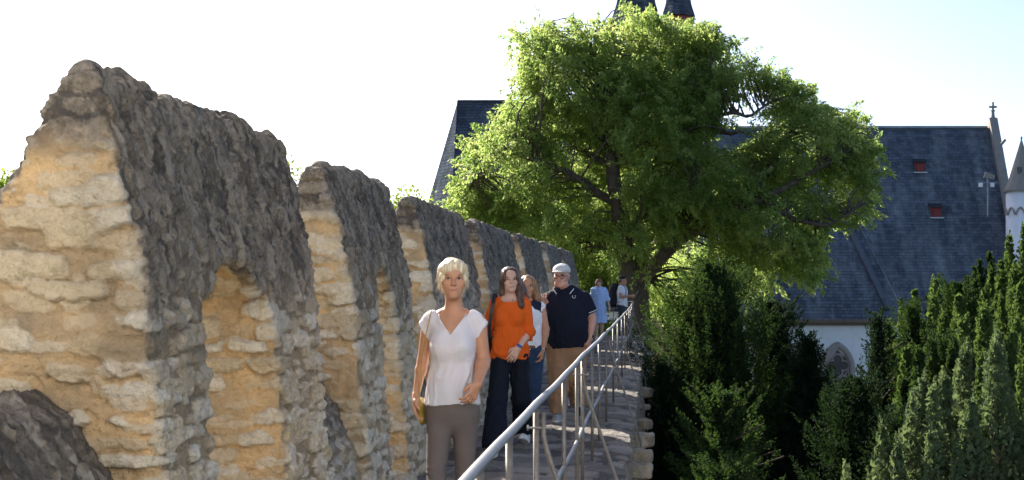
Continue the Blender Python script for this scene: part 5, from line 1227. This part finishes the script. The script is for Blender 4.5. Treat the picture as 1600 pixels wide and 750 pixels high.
    for sx in (-1, 1):
        for k, a in enumerate(np.linspace(-1.35, .75, 7)):
            cx_, cz2 = wx+sx*.016*math.cos(a), wz+.016*math.sin(a); tq = (sx*(-math.sin(a))*.0+sx*.004, .006)
            mb.tube([tuple(p.o+np.array([cx_, yb-(.1-cx_)*.45, cz2])), tuple(p.o+np.array([cx_+sx*.004, yb-(.1-cx_)*.45, cz2+.007]))], [.0036, .0012], 6)
        mb.tube([tuple(p.o+np.array([wx+sx*.016*math.cos(a), yb-(.1-wx-sx*.016*math.cos(a))*.45, wz+.016*math.sin(a)])) for a in np.linspace(-1.45, .8, 9)], .0018, 5)
    EMB = mb
    EMB.build('wreath_emblem', WT, po, True)
    p.tube('neck_cord', [(-.10, -.02, 1.50), (-.075, -.085, 1.465), (-.04, -.110, 1.43), (-.005, -.085, 1.465), (.02, -.02, 1.50)], .003, M_EYE)
    K = cloth('tan_chino', (.33, .20, .115), .85, .08)
    kl = leg_prims(hipL, knL, anL, (.125, .095, .085, .080))+leg_prims(hipR, knR, anR, (.125, .095, .085, .080))+torso_prims(rows[:2])
    p.sdf('trousers', kl, .0065, K, .011, (5, 5, 3.2), 53, infl=.018, clip=lambda X, Y, Z: np.maximum(Z-.92, .085+.04*(X > 0)-Z))
    SG = simple('grey_mesh_trainer', (.35, .36, .35), .7, .3, 30)
    shoe(p, anL, R(-4), SG, M_SOLE, 1.18, h=.006); shoe(p, anR, R(10), SG, M_SOLEB, 1.18, pitch=R(-20), h=.006)
    c = np.array(wR)+np.array([.006, .008, .03]); n = np.array((-.08, -.28, -1)); n = n/np.linalg.norm(n)
    w_ = p.sdf('wristwatch', [clipped(clipped(cone(c-n*.014, c+n*.014, .039, .039), c+n*.012, n), c-n*.012, -n)], .005, simple('steel_bracelet', (.5, .42, .3), .35, metal=.8))
    p.sdf('watch_face', [ell(c+np.array([.03, -.02, 0]), (.013, .018, .018))], .005, M_EYE, parent=w_)
man_polo()

# ===== generic small figure
def figure(px, d, label, H, male, skin_m, hair_m, top_m, bot_m, arms, legs, dress=None, sleeve=.5, h=.009, yaw=0.0, build=1.0, hem=.86, hair_kind='short', topz=None, shoe_m=None, group='people walking along the wall'):
    p = Person(px, d, label, group=group); u = H/1.68; Rz = Matrix.Rotation(yaw, 3, 'Z')
    def tz(q): return tuple(Rz @ (Vector(q)*u))
    hc = tz((0, -.02, 1.568)); M = rotm(yaw); pr, sub, T, e, cn = head_prims(hc, u*1.02, M, male)
    b = build; rows0 = [(.86, .150*b, .11*b), (.95, .140*b, .105*b), (1.06, .12*b, .09*b), (1.18, .132*b, .10*b), (1.28, .145*b, .10*b), (1.345, .13*b, .09*b)]
    fx = abs(math.cos(yaw)); fyy = abs(math.sin(yaw))
    rows = [(z*u, 0, 0, (w_*fx+d_*fyy)*u, (d_*fx+w_*fyy)*u) for z, w_, d_ in rows0]
    ext = [cone(tz((-.14*b, .012, 1.385)), tz((.14*b, .012, 1.385)), .045*u, .045*u, .04)]
    if not male: ext += [ell(tz((sx*.06, -.075, 1.235)), (.055*u, .05*u, .055*u), .03) for sx in (-1, 1)]
    A = [[tz(q) for q in a] for a in arms]; Lg = [[tz(q) for q in l] for l in legs]
    body = pr+torso_prims(rows)+ext+[cone(tz((0, .012, 1.40)), tz((0, 0, 1.50)), .05*u, .046*u, .03)]
    for sx, a in zip((-1, 1), A):
        body += arm_prims(a[0], a[1], a[2], (.046*b, .038*b, .038, .026))
        d_ = Vector(a[2])-Vector(a[1]); body += hand_prims(a[2], d_, Rz @ Vector((-sx*.8, .3, 0)), Rz @ Vector((0, -1, 0)), .5, u)
    for l in Lg: body += leg_prims(*l)
    p.sdf('body', body, h, skin_m, sub=sub); p.face(T, e, cn, (.08, .05, .03), sc=1.6)
    if hair_kind == 'bob':
        p.hair([e((0, .022, .040), (.092, .108, .092), .02), e((-.070, .0, -.01), (.028, .055, .065), .03), e((.070, .0, -.01), (.028, .055, .065), .03), e((0, -.06, .075), (.065, .035, .035), .03), e((0, .05, -.03), (.08, .06, .07), .03)], [dict(e((0, -.12, -.045), (.056, .08, .082)), k=.01)], hair_m, .007, .008, (30, 30, 8), 7, 60, .03)
    else:
        p.hair([e((0, .035, .015), (.080, .082, .075), .02)], [dict(e((0, -.10, -.03), (.2, .085, .12)), k=.01)], hair_m, .007, .003, seed=7)
    sl = []
    for a in A:
        s0, el, wr = map(np.array, a)
        if sleeve <= 1: m = s0+(el-s0)*sleeve; sl.append(clipped(cone(s0, el, .056*b*u, .054*b*u, .03), m, el-s0))
        else: m = el+(wr-el)*(sleeve-1); sl += [cone(s0, el, .056*u, .052*u, .03), clipped(cone(el, wr, .052*u, .052*u, .03), m, wr-el)]
    rb = [(z, x, y, w_+.006, d_+.006) for z, x, y, w_, d_ in rows]
    if dress: rb = [(dress*u, 0, 0, .215*u, .16*u), (.86*u, 0, 0, .178*u, .135*u), (1.08*u, 0, 0, .148*u, .115*u)]+rb[3:]
    zt = 1.385*u
    p.sdf('dress' if dress else 'shirt', torso_prims(rb)+ext+sl, h*.9, top_m, .010 if dress else .006, (5, 5, 1.6), 61, infl=.010, clip=lambda X, Y, Z: np.maximum((dress or hem)*u-Z, np.where((Z > zt), .075*u-np.sqrt(X**2+Y**2), -1)))
    if bot_m:
        jl = []
        for l in Lg: jl += leg_prims(*l, (.10, .072, .066, .06))
        p.sdf('trousers', jl+torso_prims(rows[:2]), h*.9, bot_m, .007, (5, 5, 4), 63, infl=.01, clip=lambda X, Y, Z: np.maximum(Z-.95*u, .10-Z))
    for l in Lg: shoe(p, l[2], yaw, shoe_m or M_SOLE, M_SOLE, u, h=.008)
    return p, T, e, tz
figure(880.5, 18.0, 'person in blue jeans hidden behind the heavy man, one leg and trainer showing', 1.60, False, SK_FAIR, H_BROWN, cloth('grey_tee', (.2, .2, .22)), cloth('mid_denim', (.06, .10, .18), .85, .15),
       [((-.158, .012, 1.375), (-.17, .03, 1.12), (-.17, -.02, .92)), ((.158, .012, 1.375), (.17, .03, 1.12), (.17, -.02, .92))],
       [((-.078, 0, .86), (-.06, .03, .48), (-.05, .12, .10)), ((.078, 0, .86), (.075, -.03, .47), (.075, -.05, .085))], sleeve=.5, shoe_m=simple('blue_grey_trainer', (.4, .45, .55), .6, .2, 30), hair_kind='bob')
BL = cloth('light_blue_linen', (.44, .58, .86), .85, .04)
figure(936, 38.0, 'woman with short auburn hair in a light blue tunic dress near the walk end', 1.64, False, SK_FAIR, H_RED, BL, None,
       [((-.165, .012, 1.375), (-.215, .03, 1.12), (-.235, -.02, .90)), ((.165, .012, 1.375), (.235, .02, 1.13), (.285, -.05, .92))],
       [((-.078, 0, .86), (-.07, -.03, .48), (-.075, -.08, .085)), ((.078, 0, .86), (.068, .02, .48), (.07, .1, .10))], dress=.48, sleeve=1.15, hair_kind='bob', build=1.12)
def backpacker():
    p, T, e, tz = figure(972, 38.6, 'man in black cap and white T-shirt standing sideways by the railing', 1.72, True, SK_TAN, H_BROWN, cloth('white_tee', (.75, .75, .77)), cloth('charcoal_trousers', (.05, .06, .075), .85, .15),
       [((-.165, .012, 1.375), (-.19, .0, 1.13), (-.12, -.24, 1.16)), ((.165, .012, 1.375), (.19, -.0, 1.13), (.12, -.24, 1.14))],
       [((-.078, 0, .86), (-.09, -.02, .48), (-.09, .02, .085)), ((.078, 0, .86), (.09, -.03, .48), (.09, .0, .085))], sleeve=.55, yaw=R(82))
    BKC = simple('black_cotton', (.012, .012, .013), .85, .1)
    cp = p.sdf('cap', [e((0, .012, .075), (.086, .104, .060), .02)], .007, BKC, sub=[dict(e((0, 0, -.06), (.3, .3, .10)), k=.005)])
    p.sdf('cap_peak', [e((0, -.115, .040), (.062, .050, .010), .01)], .006, BKC, parent=cp)
    bp = empty('backpack', tuple(p.o+np.array(tz((0, .2, .95)))), 'large black backpack on the back of the man in the black cap', 'backpack'); q = Person.__new__(Person); q.o = p.o; q.root = bp
    V, F = sdf_mesh([cone(tz((0, .24, 1.00)), tz((0, .22, 1.36)), .15, .125, .05, fy=1.0), cone(tz((0, .31, 1.00)), tz((0, .30, 1.22)), .10, .09, .04), ell(tz((0, .2, 1.42)), (.12, .11, .07), .05)], .009); V = folds(V, F, .012, (5, 5, 5), 3); q.mesh('pack_body', V, F, BKC, bp)
    for sx in (-.10, .10): q.ribbon('shoulder_strap', [tz((sx, .13, 1.40)), tz((sx, .06, 1.455)), tz((sx, -.05, 1.45)), tz((sx, -.125, 1.35)), tz((sx*1.2, -.12, 1.15)), tz((sx*1.5, -.02, 1.02)), tz((sx*1.4, .12, .98))], tuple(Matrix.Rotation(R(82), 3, 'Z') @ Vector((1, 0, 0))), .05, .012, BKC, bp)
    q.tube('haul_loop', [tz((-.03, .12, 1.47)), tz((-.02, .13, 1.54)), tz((.02, .13, 1.54)), tz((.03, .12, 1.47))], .008, BKC, bp)
    leaf = MB(); a = np.array(tz((-.03, -.36, 1.16)))+p.o; b_ = np.array(tz((.03, -.44, 1.30)))+p.o
    d = b_-a; s_ = np.array([.0, .05, 0]); t = np.array([.004, 0, 0])
    leaf.add([a-s_-t, a+s_-t, b_+s_-t, b_-s_-t, a-s_+t, a+s_+t, b_+s_+t, b_-s_+t], [(0, 1, 2, 3), (7, 6, 5, 4), (0, 4, 5, 1), (1, 5, 6, 2), (2, 6, 7, 3), (3, 7, 4, 0)])
    o = leaf.build('folded_leaflet', simple('cream_paper', (.7, .65, .45), .7)); tag(o, 'small pale folded leaflet held up by the man in the black cap', 'leaflet')
backpacker()
